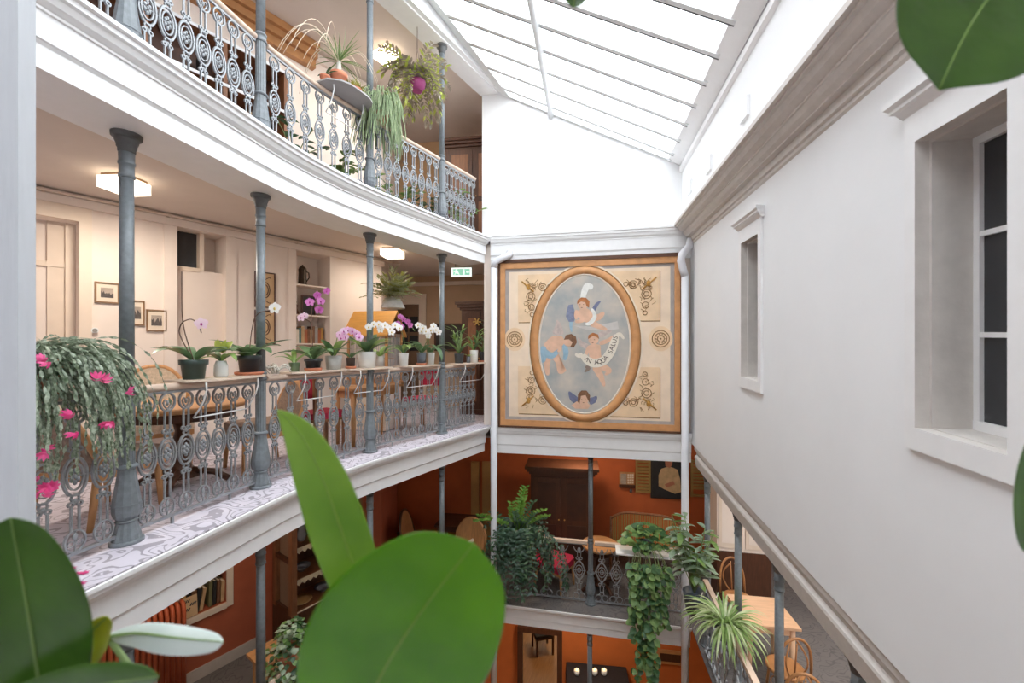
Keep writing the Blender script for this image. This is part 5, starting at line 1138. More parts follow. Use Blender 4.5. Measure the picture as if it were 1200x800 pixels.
# shelving of brown wood against the back wall
sh = thing('bookshelf', BWp(4.9, Z3), 'brown open wooden shelving with white board edges on the upper gallery', 'shelf')
y0, y1 = 4.0, 5.75
yb(y0, y1, Z3, Z3 + 1.95, .02, .05).build('back_panel', DWOOD, sh)
for y in (y0, lerp(y0, y1, .33), lerp(y0, y1, .67), y1): yb(y - .018, y + .018, Z3, Z3 + 1.95, .05, .4).build('upright', MWOOD, sh)
for z in (.06, .5, .95, 1.4, 1.93):
    b = yb(y0, y1, Z3 + z - .025, Z3 + z, .05, .4).build('board', MWOOD, sh); yb(y0, y1, Z3 + z - .03, Z3 + z + .005, .4, .412).build('board_edge', TRIMW, b)
rr = random.Random(9); k = 0
for z, y in ((.5, 4.75), (.5, 4.85), (.5, 5.3), (.95, 4.3), (.95, 4.8), (.95, 4.9), (1.4, 5.0), (.95, 5.4)):
    cn, col = BKCOL[(k * 3) % 10]; book(BWp(y, Z3 + z + .001, .34), bu, bn, Vector((0, 0, 1)), .05, .2, .28, cn, col, '%s book on the upper gallery shelving, %s of the row' % (cn, ['first', 'second', 'third', 'fourth', 'fifth', 'sixth', 'seventh', 'eighth'][k]), 'books on the upper shelving'); k += 1
mb = MB(); yb(3.0, bwY(366), ZT - .22, ZT + .1, 0, .1, mb); yb(3.0, bwY(366), ZT - .1, ZT + .1, .1, .16, mb); yb(3.0, bwY(366), ZT - .0, ZT + .1, .16, .22, mb); struct('trim_17', mb, mat('brown_cornice_wood', S(186, 132, 84), .5, .12, 6), 'brown stepped wooden cornice of the upper gallery')
mb = MB(); yb(bwY(366), YC, ZT - .06, ZT + .02, 0, .06, mb); struct('trim_18', mb, CREAM, 'cream moulding continuing the brown cornice')
wardrobe('wardrobe', 522, 590, 165, 7.9, Z3, 'very dark wardrobe on the upper gallery behind the railing end', 'wardrobe', ang=-.15, m=DWOOD)
mb = MB(); a, b = fwp(430, 150), fwp(590, 150); zz = fwp(530, 147).z
mb.quadbox([Vector((a.x, a.y - .02, zz - .04)), Vector((b.x, b.y - .02, zz - .04)), Vector((b.x, b.y - .02, zz + .04)), Vector((a.x, a.y - .02, zz + .04))], (0, -.05, 0)); struct('trim_19', mb, CREAMT, 'tan moulding on the far wall of the upper gallery')
ZU = plant_board(371, 426, 'grey plant board on the upper railing under terracotta pots', z=Z3 + .999, out=.3, inn=.12, m=mat('grey_board', S(176, 172, 170), .6), group='plant boards on the railing')
def upot(x, r, h, off, label, m=TERRAC, cat='plant'):
    p, _ = rail_pt(x, ZU, off); o = thing('potted_plant', p, label, cat); b = pot_mesh('rim', r, h); b.v = [(v[0] + p.x, v[1] + p.y, v[2] + p.z) for v in b.v]; b.build('pot', m, o)
    MB().lathe([(r * .9, 0), (r * .4, .01)], 12, c=p + Vector((0, 0, h * .88))).build('soil', SOIL, o); return o, p + Vector((0, 0, h * .92))
o, t = upot(397, .085, .17, .25, 'spiky dracaena in a terracotta pot on the grey upper plant board'); rr = random.Random(5)
SPK = leafmat('spiky_leaf', S(96, 124, 74), S(150, 168, 108), .5, .3)
MB().tube([t, t + Vector((0, 0, .16))], .03, 8, rs=[.035, .02]).build('trunk', ROOT, o)
for i in range(46):
    a = rr.uniform(0, 6.28); e = rr.uniform(-.2, 1.45); MB().leaf(t + Vector((0, 0, .15)), (math.cos(a) * math.cos(e), math.sin(a) * math.cos(e), math.sin(e)), (0, 0, 1) if e < 1.2 else (1, 0, 0), rr.uniform(.24, .42), .014, rr.uniform(.2, .8), .3, 6, .3).build('leaf', SPK, o)
mb = MB()
for i in range(16):
    a = rr.uniform(0, 6.28); L = rr.uniform(.5, 1.0); pts = [t + Vector((0, 0, .1)) + Vector((math.cos(a) * L * .7 * u, math.sin(a) * L * .7 * u, L * (1.5 * u - 1.7 * u * u))) for u in [k / 10 for k in range(11)]]; mb.tube(pts, .0028, 4)
mb.build('dry_runners', mat('pale_straw', S(232, 214, 190), .7), o, kind='stuff')
o, t = upot(381, .05, .08, .3, 'tiny clay pot with a dark sprig on the grey upper plant board')
for i in range(7): a = rr.uniform(0, 6.28); MB().leaf(t, (math.cos(a), math.sin(a), 1.2), (0, 0, 1), .16, .02, 1.2, .2, 5).build('leaf', DG, o)
o, t = upot(414, .085, .1, .22, 'bushy yellow green plant in a clay bowl on the grey upper plant board'); mb = MB()
for i in range(260): a = rr.uniform(0, 6.28); e = rr.uniform(.1, 1.5); mb.leaf(t + Vector((rr.uniform(-.07, .07), rr.uniform(-.07, .07), 0)), (math.cos(a) * math.cos(e), math.sin(a) * math.cos(e), math.sin(e)), (0, 0, 1), rr.uniform(.05, .12), .01, .5, .2, 3)
mb.build('foliage', leafmat('mossy_leaf', S(128, 132, 56), S(184, 180, 96), .6, .3), o, kind='stuff')
p, ang = rail_pt(447, Z3 + 1.0); o = thing('trailing_plant', p, 'pale feathery plant trailing over the upper railing beside the column', 'plant'); b = pot_mesh('rim', .09, .12); b.v = [(v[0] + p.x, v[1] + p.y, v[2] + p.z) for v in b.v]; b.build('pot', TERRAC, o); mb = MB()
for i in range(420):
    a = rr.uniform(0, 6.28); q = p + Vector((rr.uniform(-.06, .06), rr.uniform(-.06, .06), .12)); v = Vector((math.cos(a) * .06, math.sin(a) * .06 - .02, rr.uniform(.03, .14))); pts = [q.copy()]
    for k in range(rr.randint(6, 11)): q = q + v; v = v * .78 + Vector((rr.uniform(-.006, .006), rr.uniform(-.006, .006), -.034)); v.z = max(v.z, -.075); pts.append(q.copy())
    mb.tube(pts, .0045, 4, cap=False)
mb.build('strands', leafmat('feathery_strand', S(150, 172, 128), S(200, 212, 170), .6, .3), o, kind='stuff')
PURP = mat('magenta_pot', S(168, 70, 128), .4, .15, 10)
c = P(489, 107, 5.65); ob = hanging(c, ZT, .115, .13, 'hanging magenta pot of dusky trailing leaves on the upper gallery', PURP, .1, 83, (leafmat('dusky_leaf', S(128, 112, 104), S(176, 166, 146), .5, .3), leafmat('yellow_green_leaf', S(150, 170, 60), S(206, 210, 110), .5, .3)), 48, 14, trail=1)
for x, off, r_, h, lm, sd, l, dzz in ((345, .75, .11, .55, DG, 91, 'leafy plant in a terracotta pot on the upper gallery floor before the shelving', 0), (398, .7, .12, .5, LG, 92, 'bushy green plant behind the upper railing under the clay pots', 0), (468, .7, .13, .55, LG, 93, 'bushy green plant behind the upper railing under the purple basket', 0), (505, .62, .1, .4, DG, 94, 'low dark plant behind the upper railing beside the last column', 0), (541, .6, .12, .75, LG, 95, 'tall bright plant behind the end of the upper railing', 0)):
    p, _ = rail_pt(x, Z3, off); bushy('potted_plant', p, l, 'plant', ('rim', r_, .22), TERRAC, 12, h, .13, lm, sd, .45)
armchair(Vector((-3.1, 4.15, Z3)), -.6, 'dark red upholstered chair on the upper gallery', mat('dark_red_weave', S(96, 36, 40), .8, .2, 30), wood=DWOOD, hb=.95)
# ------------------------------------------------------------------ lower gallery, left
def plain_lamp(c, zc, label, power):
    o = thing('ceiling_lamp', (c[0], c[1], zc - .12), label, 'lamp', 'square ceiling lamps'); s = .3
    MB().box((0, 0, .11), (s * .8, s * .8, .02)).build('ceiling_plate', MATS['bronze_plate'], o, local=True); MB().prism([(-s / 2, -s / 2), (s / 2, -s / 2), (s / 2, s / 2), (-s / 2, s / 2)], 0, .1).build('glass_shade', SHADE, o, local=True)
    area('lamp_glow', (0, 0, -.012), s, s, power, (1, .83, .64), parent=o)
plain_lamp((-3.3, 4.2), Z2 - .23, 'added unseen square ceiling lamp over the orange radiator', 10)  # this and the next two are unseen lamps added to brighten the lower gallery
plain_lamp((1.3, 7.3), Z2 - .23, 'added unseen square ceiling lamp over the slatted bench', 16)
plain_lamp((3.9, 5.0), Z2 - .23, 'added unseen square ceiling lamp over the table with bentwood chairs', 8)
plain_lamp((1.2, 7.3), Z1 - .03, 'square ceiling lamp on the ground floor before the orange wall', 30)
RADM = mat('terracotta_radiator_paint', S(190, 92, 56), .45, .08, 10)
yA, yB = bwY(95), bwY(212); rad = thing('radiator', BWp((yA + yB) / 2, Z1), 'terracotta painted column radiator against the terracotta wall', 'radiator'); n = 16
for i in range(n):
    y = lerp(yA, yB, (i + .5) / n); rw = (yB - yA) / n * 1.23 * .42; pts = [BWp(y, Z1 + .12, .2), BWp(y, Z1 + 1.02, .2), BWp(y, Z1 + 1.09, .17), BWp(y, Z1 + 1.1, .13), BWp(y, Z1 + 1.09, .09), BWp(y, Z1 + 1.02, .06), BWp(y, Z1 + .12, .06)]
    MB().tube(pts, rw, 8, closed=True).build('rib', RADM, rad)
for z in (.2, .98): MB().tube([BWp(yA, Z1 + z, .13), BWp(yB, Z1 + z, .13)], .02, 8).build('manifold', RADM, rad)
for y in (yA + .04, yB - .04): yb(y - .015, y + .015, Z1, Z1 + .12, .08, .18).build('foot', RADM, rad)
Ya, Yb, za, zb_ = BKC
nf = thing('trim_20', BWp(Yb, za), 'cream frame of the book recess above the radiator', None); nf['kind'] = 'structure'
yb(Yb, Yb + .06, za - .06, zb_ + .06, 0, .025).build('side', CREAMT, nf); yb(Ya, Yb, za - .07, za, 0, .03).build('sill', CREAMT, nf); yb(Ya, Yb, zb_, zb_ + .06, 0, .025).build('head', CREAMT, nf)
yb(Ya, Yb, za + .42, za + .445, -.33, -.01).build('niche_shelf', CREAMT, label='cream shelf board inside the lower book recess', cat='shelf')
y = Ya + .03; k = 0; rr = random.Random(12)
ORD = ['first', 'second', 'third', 'fourth', 'fifth', 'sixth', 'seventh', 'eighth', 'ninth', 'tenth', 'eleventh', 'twelfth', 'thirteenth', 'fourteenth']
for cn in (8, 5, 9, 8, 3, 8, 1, 7, 8, 3, 1, 6):
    nm, col = BKCOL[cn]; w = rr.uniform(.03, .055); h = rr.uniform(.22, .32); book(BWp(y, za + .012, -.03), bu, bn, Vector((0, 0, 1)), w, .2, h, nm, col, '%s book, %s in the lower recess row' % (nm, ORD[k]), 'books in the lower recess', lean=.16 if k < 7 else .03); y += (w + .012 + (.05 if k == 6 else 0)) * .814; k += 1
y = lerp(Ya, Yb, .4)
for i, cn in enumerate((3, 8, 1, 5, 3)):
    nm, col = BKCOL[cn]; book(BWp(y, za + .447, -.05), bu, bn, Vector((0, 0, 1)), .045, .2, .25, nm, col, '%s book, %s on the upper board of the lower recess' % (nm, ORD[i]), 'books in the lower recess'); y += .04
p = BWp(Ya + .02, za + .012, .012); o = thing('picture_card', p, 'tan card with dark brush figures propped before the lower books', 'card')
def cardq(u0, u1, v0, v1, d, nm, m): MB().quadbox([p + bu * u + Vector((0, 0, v)) + bn * (d - v * .12) for u, v in ((u0, v0), (u1, v0), (u1, v1), (u0, v1))], bn * .004).build(nm, m, o)
cardq(.14, .3, 0, .24, 0, 'card', mat('tan_card', S(206, 172, 132), .7)); mb = MB()
for i in range(9): u = .16 + .022 * (i % 6); v = .08 + .05 * (i // 3); mb.tube([p + bu * u + Vector((0, 0, v)) + bn * (.006 - v * .12), p + bu * (u + .02) + Vector((0, 0, v + .03)) + bn * (.006 - (v + .03) * .12)], .006, 4)
mb.build('brush_figures', MATS['black_plastic'], o)
mb = MB(); yb(bwY(212), bwY(306), Z1, Z1 + .14, 0, .02, mb); struct('baseboard_left', mb, mat('grey_baseboard', S(196, 184, 172), .5), 'grey baseboard under the lower terracotta wall')
# glazed cabinet with lace
cab = thing('glazed_cabinet', BWp(6.1, Z1), 'dark glazed china cabinet with lace trimmed shelves on the lower gallery', 'cabinet'); y0, y1 = 5.75, 6.62; D = .55; H = 2.15
yb(y0, y1, Z1, Z1 + .5, .02, D).build('base', DWOOD, cab); yb(y0, y1, Z1 + .5, Z1 + H, .02, .05).build('back_panel', DWOOD, cab); yb(y0 - .03, y1 + .03, Z1 + H, Z1 + H + .08, .0, D + .04).build('cornice', DWOOD, cab)
for d0, d1 in ((.02, .1), (D - .08, D)): yb(y0, y0 + .06, Z1 + .5, Z1 + H, d0, d1).build('post', MWOOD, cab)
for d0, d1 in ((.02, .08), (D - .06, D)): yb(y1 - .05, y1, Z1 + .5, Z1 + H, d0, d1).build('post', MWOOD, cab)
for z in (.5, 1.18, H - .06): yb(y0, y0 + .05, Z1 + z, Z1 + z + .06, .1, D - .08).build('rail', DWOOD, cab)
CURT = mat('brown_curtain', S(150, 120, 98), .8, .2, 30, stretch=(30, 30, 1)); LACE = mat('cream_lace', S(226, 210, 180), .8, .1, 30)
for z0, z1 in ((.56, 1.18), (1.24, H - .06)): q = yb(y0 + .02, y0 + .026, Z1 + z0, Z1 + z1, .1, D - .08).build('pane', GLASS, cab); yb(y0 + .03, y0 + .036, Z1 + z0, Z1 + z1, .16, D - .14).build('curtain', CURT, cab)
rr = random.Random(31)
for z in (.52, .95, 1.38, 1.8):
    b = yb(y0 + .05, y1 - .03, Z1 + z - .02, Z1 + z, .05, D - .03).build('shelf', MWOOD, cab)
    mb = MB()
    for i in range(12):
        ya, ybb = lerp(y0 + .06, y1 - .04, i / 12), lerp(y0 + .06, y1 - .04, (i + 1) / 12); mb.add([BWp(ya, Z1 + z, D - .025), BWp(ybb, Z1 + z, D - .025), BWp(ybb, Z1 + z - .05, D - .023), BWp((ya + ybb) / 2, Z1 + z - .085, D - .023), BWp(ya, Z1 + z - .05, D - .023)], [(0, 1, 2, 3, 4)])
    mb.build('lace_edge', LACE, b)
for z in (.52, .95, 1.38):
    for i in range(3):
        c = BWp(lerp(y0 + .2, y1 - .16, i / 2), Z1 + z, .33); k = (i + int(z * 10)) % 3
        if k == 0: MB().lathe([(.04, 0), (.06, .04), (.12, .07), (.12, .075), (.05, .03)], 14, c=c).build('crockery_bowl', mat('glazed_dish', S(150, 150, 156), .25), label='grey glazed bowl in the china cabinet on the %s shelf' % {.52: 'lowest', .95: 'second', 1.38: 'third'}[z], cat='bowl', group='crockery in the china cabinet')
        elif k == 1:
            o = thing('glass_jug', c, 'glass jug in the china cabinet on the %s shelf' % {.52: 'lowest', .95: 'second', 1.38: 'third'}[z], 'jug', 'crockery in the china cabinet'); MB().lathe([(.05, 0), (.07, .08), (.04, .16), (.05, .2)], 14, c=c).build('body', MATS['glazed_dish'], o); MB().tube([c + Vector((.05, 0, .17)), c + Vector((.1, 0, .13)), c + Vector((.07, 0, .07))], .007, 6).build('handle', MATS['glazed_dish'], o)
        else: MB().lathe([(.05, 0), (.13, .02), (.14, .03), (.06, .012)], 16, c=c).build('plate', mat('ochre_dish', S(196, 150, 96), .4), label='ochre dish in the china cabinet on the %s shelf' % {.52: 'lowest', .95: 'second', 1.38: 'third'}[z], cat='dish', group='crockery in the china cabinet')
rect_table(PZ(314, 764, Z1 + .72) + Vector((0, 0, -.72)), .95, .3, .34, 'small honey wooden table beside the ivy on the lower gallery', h=.72)
p, ang = rail_pt(342, Z1 + .98); o = thing('ivy', p, 'variegated ivy spilling over the lower railing beside the big leaf', 'plant'); b = pot_mesh('rim', .13, .16); b.v = [(v[0] + p.x, v[1] + p.y, v[2] + p.z) for v in b.v]; b.build('pot', TERRAC, o); rr = random.Random(44); mbs = [MB(), MB(), MB()]
for i in range(900):
    a = rr.uniform(0, 6.28); rad_ = rr.random() ** .5; h = rr.uniform(-.55, .42); w = .26 if h < .15 else .2 * (1 - (h - .15) / .4)
    q = p + Vector((math.cos(a) * w * rad_, math.sin(a) * w * rad_, h)); mbs[i % 3].leaf(q, (math.cos(a), math.sin(a), rr.uniform(-.7, .4)), (math.cos(a), math.sin(a), .8), .055, .05, .4, .15, 3, .35)
for mb, m, n in zip(mbs, (LG, PG, DG), ('foliage', 'pale_foliage', 'dark_foliage')): mb.build(n, m, o, kind='stuff')
# dining corner in the dark
rect_table(Vector((-1.0, 7.95, Z1)), -.15, .85, .6, 'dark wooden table in the dim corner of the lower gallery', m=DWOOD)
def oval_chair(c, ang, label, fab, hb=.98, wood=DWOOD): return armchair(c, ang, label, fab, wood, hb)
oval_chair(Vector((-1.72, 7.8, Z1)), -.1, 'oval backed chair with tan upholstery at the dim table', mat('tan_leather', S(196, 140, 92), .5, .1, 10))
oval_chair(Vector((-.85, 7.2, Z1)), -1.9, 'round backed wooden chair behind the lower railing corner', WOOD, .96, WOOD)
mb = MB(); a = fwp(556, HY), fwp(575, HY)
for x0, x1 in ((553, 562), (566, 578)): fbox(x0, x1, 540, 720, .02, .08, 'trim_21', mat('ochre_door_frame', S(196, 146, 84), .6), None)['kind'] = 'structure'
q = path(STOT - 1.7, 1.25)[0]; struct('trim_22', MB().box((q.x, q.y, Z1 + 1.25), (.09, .09, 2.4)), mat('orange_post', S(176, 84, 42), .5), 'orange painted post in the lower gallery')
# ------------------------------------------------------------------ lower gallery, under the painted panel
wardrobe('wardrobe', 622, 694, 545, 7.55, Z1, 'large dark wardrobe against the orange wall below the painted panel', 'wardrobe', ang=-.15, pan=mat('darker_panel_wood', S(70, 42, 28), .45, .2, 6))
o = thing('wall_calendar', fwp(734, 568), 'small framed calendar on the orange wall', 'calendar'); fbox(725.5, 743, 552.5, 568, .02, .05, 'frame', WOOD, o)
fbox(727, 734, 554, 566, .05, .053, 'photo', MATS['sepia_print_sky'], o)
for i in range(3):
    for j in range(4): fbox(735 + i * 2.5, 737 + i * 2.5, 554.5 + j * 3, 556.5 + j * 3, .05, .053, 'day_field', MOUNT, o)
fbox(725, 743.5, 566.5, 570, .05, .08, 'ledge', DWOOD, o)
for x0, x1, y0, y1, l in ((744.5, 762, 538, 576, 'ochre louvred shutter left of the portrait'), (809, 827, 538, 581, 'ochre louvred shutter right of the portrait')):
    o = thing('louvred_shutter', fwp((x0 + x1) / 2, y1), l, 'shutter', 'louvred shutters beside the portrait'); SHM = mat('ochre_shutter', S(168, 132, 74), .6, .1, 10)
    fbox(x0, x0 + 2.4, y0, y1, .02, .05, 'stile', SHM, o); fbox(x1 - 2.4, x1, y0, y1, .02, .05, 'stile', SHM, o); fbox(x0, x1, y1 - 2.5, y1, .02, .052, 'rail', SHM, o)
    for i in range(9): yv = y0 + 1 + i * 3.9; fbox(x0 + 2, x1 - 2, yv, yv + 2.4, .02, .045, 'slat', SHM, o)
o = thing('portrait_painting', fwp(782, 583), 'dark painting of a seated person in a pale jacket on the orange wall', 'painting')
fbox(762, 803, 530, 583, .02, .06, 'frame', mat('black_brown_frame', S(48, 38, 32), .4), o); fbox(764, 801, 532, 581, .06, .064, 'canvas', mat('black_canvas', S(38, 36, 36), .5, .3, 8), o)
def fpoly(pts, d, nm, m): fo = Vector((FARD.y, -FARD.x, 0)); MB().add([fwp(x, y) + fo * d for x, y in pts], [list(range(len(pts)))]).build(nm, m, o)
fpoly([(771, 555), (774, 548), (780, 546), (786, 546), (793, 549), (796, 560), (797, 575), (790, 577), (778, 572), (771, 568)], .067, 'painted_jacket', mat('painted_jacket', S(206, 172, 126), .6, .15, 12)); fpoly([(779, 545), (778, 535), (782, 531), (787, 533), (787, 543), (784, 547)], .069, 'painted_face', mat('painted_face', S(190, 122, 92), .6)); fpoly([(777, 537), (779, 531), (785, 529), (788, 533), (786, 534), (781, 534)], .071, 'painted_cap', mat('painted_cap', S(168, 60, 50), .6)); fpoly([(778, 566), (788, 562), (790, 566), (780, 570)], .071, 'painted_hands', MATS['painted_face'])
o = thing('wall_hook', fwp(738, 577), 'small dark iron hook below the calendar', 'hook'); c = fwp(739, 574, .06); MB().ell(c, (.03, .03, .05)).build('body', CAPIRON, o)
# spindle bench
bx0, bx1 = P(716, HY, 7.75), P(797, HY, 7.45); bl = (bx1 - bx0).length; o = thing('spindle_bench', Vector((bx0.x, bx0.y, Z1)), 'curved wooden bench with a striped spindle back below the portrait', 'bench', rz=math.atan2(bx1.y - bx0.y, bx1.x - bx0.x))
zt = 1.02; SPN = mat('bench_spindle_wood', S(176, 142, 82), .5, .1, 10)
top = [(bl * t, -.05 * math.sin(math.pi * t), zt - .16 * (2 * t - 1) ** 4) for t in [i / 16 for i in range(17)]]
MB().tube(top, .022, 8).build('top_rail', MWOOD, o, local=True); MB().box((bl / 2, -.22, .44), (bl, .42, .035)).build('seat', SPN, o, local=True)
for i in range(1, 30): t = i / 30; x, y, z = bl * t, -.05 * math.sin(math.pi * t), zt - .16 * (2 * t - 1) ** 4; MB().bar((x, -.03, .45), (x, y, z), .02, .012).build('spindle', SPN, o, local=True)
for x in (0, bl):
    MB().tube([(x, -.4, .0), (x, -.4, .66), (x, -.3, .68), (x, -.02, .7)], .02, 8).build('arm', MWOOD, o, local=True); MB().tube([(x, 0, 0), (x, 0, .9)], .022, 8).build('leg', MWOOD, o, local=True)
round_table(Vector((1.5, 6.98, Z1)), .3, 'small round wooden table before the slatted bench', WOOD)
armchair(Vector((.74, 7.02, Z1)), -.6, 'low wooden chair with a red cushion before the dark wardrobe', RED, WOOD, .85)
# ------------------------------------------------------------------ lower gallery, right
def bentwood(c, ang, label, cushion=False, sc=.95):
    o = thing('bentwood_chair', c, label, 'chair', rz=ang, sc=sc); BW_ = mat('bentwood', S(176, 122, 76), .35, .15, 8)      # faces +x
    MB().lathe([(.19, .43), (.205, .44), (.205, .465), (.19, .47)], 22).build('seat', BW_, o, local=True)
    if cushion: MB().lathe([(.15, .47), (.18, .485), (.17, .52), (.1, .53)], 18).build('seat_cushion', RED, o, local=True)
    def hoop(w, h0, h1, r, nm): MB().tube([(-.17 - .06 * (math.sin(math.pi * t)), w * math.cos(math.pi * (1 - t)) * (1 if True else 1), h0 + (h1 - h0) * math.sin(math.pi * t) ** .6) for t in [i / 16 for i in range(17)]], r, 8).build(nm, BW_, o, local=True)
    hoop(.19, .44, .96, .016, 'back_hoop')
    for sy in (-1, 1): MB().tube([(-.17 - .06 * math.sin(math.pi * t), sy * (.03 + .09 * math.sin(math.pi * t)), .46 + .44 * t) for t in [i / 10 for i in range(11)]], .01, 6).build('back_loop', BW_, o, local=True)
    MB().tube([(-.18, 0, .46), (-.23, 0, .9)], .01, 6).build('back_loop', BW_, o, local=True)
    for a in (.7, 2.45, 3.85, 5.6): MB().tube([(.16 * math.cos(a), .16 * math.sin(a), .44), (.22 * math.cos(a), .22 * math.sin(a), .004)], .016, 8, rs=[.018, .013]).build('leg', BW_, o, local=True)
    MB().tube([(.15 * math.cos(i * .3927), .15 * math.sin(i * .3927), .24) for i in range(16)], .009, 6, closed=True).build('foot_ring', BW_, o, local=True)
rect_table(Vector((3.17, 5.2, Z1)), -.15, .62, .62, 'pale square wooden table under the white wall between bentwood chairs', mat('pale_table_wood', S(222, 178, 142), .4, .08, 6, stretch=(1, 6, 1)), .75)
bentwood(Vector((3.3, 5.98, Z1)), -1.6, 'bentwood chair on the far side of the pale square table'); bentwood(Vector((3.12, 4.68, Z1)), 1.5, 'bentwood chair pushed in at the near side of the pale square table'); bentwood(Vector((2.93, 4.18, Z1)), 1.2, 'bentwood chair with a pink cushion beside the thick grey column', True)
o = thing('pale_cupboard', Vector((3.75, 6.75, Z1)), 'pale panelled cupboard beyond the bentwood chairs', 'cupboard', rz=-.2)
MB().box((0, 0, .4), (.8, .4, .8)).build('dark_base', DWOOD, o, local=True); MB().box((0, 0, 1.35), (.8, .4, 1.08)).build('body', CREAM, o, local=True)
for k in (-1, 1): d = MB().box((.2 * k, -.21, 1.35), (.36, .02, .96)).build('door', CREAMT, o, local=True); MB().box((.2 * k, -.222, 1.35), (.26, .01, .8)).build('door_panel', CREAM, d, local=True)
# ------------------------------------------------------------------ ground floor
o = thing('wall_mirror', fwp(634, 800), 'large dark framed mirror on the orange ground floor wall', 'mirror'); MIR = mat('mirror_glass', S(226, 216, 196), .03, .01, 2, metal=1)
fbox(607, 613, 738, 880, .02, .1, 'frame', DWOOD, o); fbox(653, 659, 738, 880, .02, .1, 'frame', DWOOD, o); fbox(607, 659, 733, 739, .02, .1, 'frame', DWOOD, o); fbox(607, 659, 874, 880, .02, .1, 'frame', DWOOD, o); fbox(613, 653, 739, 874, .02, .05, 'glass', MIR, o)
ct = PZ(700, 793, .76); o = thing('cloth_table', Vector((ct.x, ct.y, 0)), 'table under a dark cloth before the orange ground floor wall', 'table', rz=-.12); DCL = mat('black_cloth', S(42, 38, 40), .8, .2, 20)
MB().box((0, 0, .745), (1.15, .6, .03)).build('table_top', DWOOD, o, local=True); MB().strip([[(x * k, y * k, z) for x, y in ((-.6, -.32), (.6, -.32), (.6, .32), (-.6, .32), (-.6, -.32))] for z, k in ((.763, 0.02), (.763, 1), (.74, 1.01), (.48, 1.03))]).build('cloth', DCL, o, local=True)
for sx in (-1, 1):
    for sy in (-1, 1): MB().bar((.5 * sx, .24 * sy, 0), (.5 * sx, .24 * sy, .73), .05).build('leg', DWOOD, o, local=True)
for x, l in ((676, 'small glass tealight beside the mirror'), (697, 'white tealight bowl behind the dark column'), (708, 'small glass tealight beside the dark column')):
    c = PZ(x, 790, .766); o = thing('tealight', c, l + ' on the dark cloth', 'candle'); MB().lathe([(.04, 0), (.06, .03), (.055, .09), (.05, .09), (.05, .03)], 12, c=c).build('glass', WHITEP, o); MB().ell(c + Vector((0, 0, .1)), (.012, .012, .03)).build('flame', mat('flame', S(255, 200, 110), .5, emit=6), o)
o = thing('wall_grille', fwp(783, 776), 'wooden framed dark grille high on the orange ground floor wall', 'grille'); fbox(769, 797, 760, 776, .02, .05, 'frame', WOOD, o); fbox(773, 797, 764, 773, .05, .055, 'grille', DWOOD, o)
# ------------------------------------------------------------------ trailing plants of the lower gallery
def leaf_mesh(name, L, Wd, m, peak=.4, bend=.5, fold=.18, n=5): return tomesh(MB().leaf((0, 0, 0), (1, 0, 0), (0, 0, 1), L, Wd, bend, fold, n, peak), name, m)
def put_leaf(me, q, d, up, sc, parent, name='leaf'):
    x = Vector(d).normalized(); z = Vector(up); z = (z - x * z.dot(x)).normalized(); y = z.cross(x); M = Matrix((x, y, z)).transposed().to_4x4(); o = bpy.data.objects.new(name, me); COL.objects.link(o); o.parent = parent
    o.matrix_local = Matrix.Translation(Vector(q) - parent.location) @ M @ Matrix.Scale(sc, 4); return o
HEART = [leaf_mesh('heart_leaf', .1, .085, leafmat('pothos_leaf', S(96, 138, 72), S(158, 184, 116), .4, .3), .32), leaf_mesh('heart_leaf', .1, .085, leafmat('pothos_dark_leaf', S(54, 92, 54), S(92, 130, 84), .4, .25), .32)]
zrail = Z1 + .97
def trailer(x, dz, label, nst, seed, xr, ydown, meshes, r=.11, fill=0):
    rr = random.Random(seed); p = ELW(x, zrail + dz, -.1); o = thing('trailing_pothos', p, label, 'plant'); b = pot_mesh('rim', r, .16); b.v = [(v[0] + p.x, v[1] + p.y, v[2] + p.z) for v in b.v]; b.build('pot', BLACKP, o)
    vines = MB(); cnt = 0
    for i in range(nst):
        xs = x + rr.uniform(-xr, xr); ye = lerp(690, ydown, rr.random() ** 1.2) if i > 2 else ydown; q = p + Vector((0, 0, .16)); e = ELW(xs, zrail, .22 + rr.uniform(0, .12)); pts = [q, q.lerp(e, .5) + Vector((0, 0, .14)), e]; zend = CZ + (HY - ye) / F * 6.0
        k = 0; z = e.z
        while z > zend: z -= .09; pts.append(Vector((e.x + .03 * math.sin(z * 7 + i) + (xs - x) / 480 * -2.0 * max(0, (e.z - z) - .3) * .9, e.y - .02 * math.cos(z * 6), z)))
        vines.tube(pts, .0045, 5)
        for j, q in enumerate(pts[1:]):
            for s_ in (0, 1):
                a = rr.uniform(0, 6.28); d = Vector((math.cos(a), math.sin(a) - .7, -.5 + rr.uniform(-.3, .3))); put_leaf(meshes[(i + j + s_) % len(meshes)], q, d, (0, -.6, .8), rr.uniform(.8, 1.25), o); cnt += 1
    for i in range(fill):
        a = rr.uniform(0, 6.28); el = rr.uniform(0, 1.4); rd = rr.random() ** .4; q = p + Vector((math.cos(a) * math.cos(el) * .34 * rd, math.sin(a) * math.cos(el) * .22, .1 + math.sin(el) * .3)); put_leaf(meshes[i % len(meshes)], q, (math.cos(a), math.sin(a), .1), (math.cos(a) * .4, -.4, .9), rr.uniform(.9, 1.4), o)
    vines.build('vine', GSTEM, o, kind='stuff'); return cnt
plant_rail = MB(); a, b = ELW(722, zrail, .02), ELW(800, zrail, .02); d3 = Vector((NE.x, NE.y, 0)) * -.3
plant_rail.quadbox([a, b, b + Vector((0, 0, .02)), a + Vector((0, 0, .02))], d3); plant_rail.build('plant_board', TRIMW, label='white plant board on the lower railing under the pothos', cat='shelf')
trailer(757, .02, 'pale green pothos trailing far below the painted panel railing', 13, 201, 22, 800, HEART, fill=95)
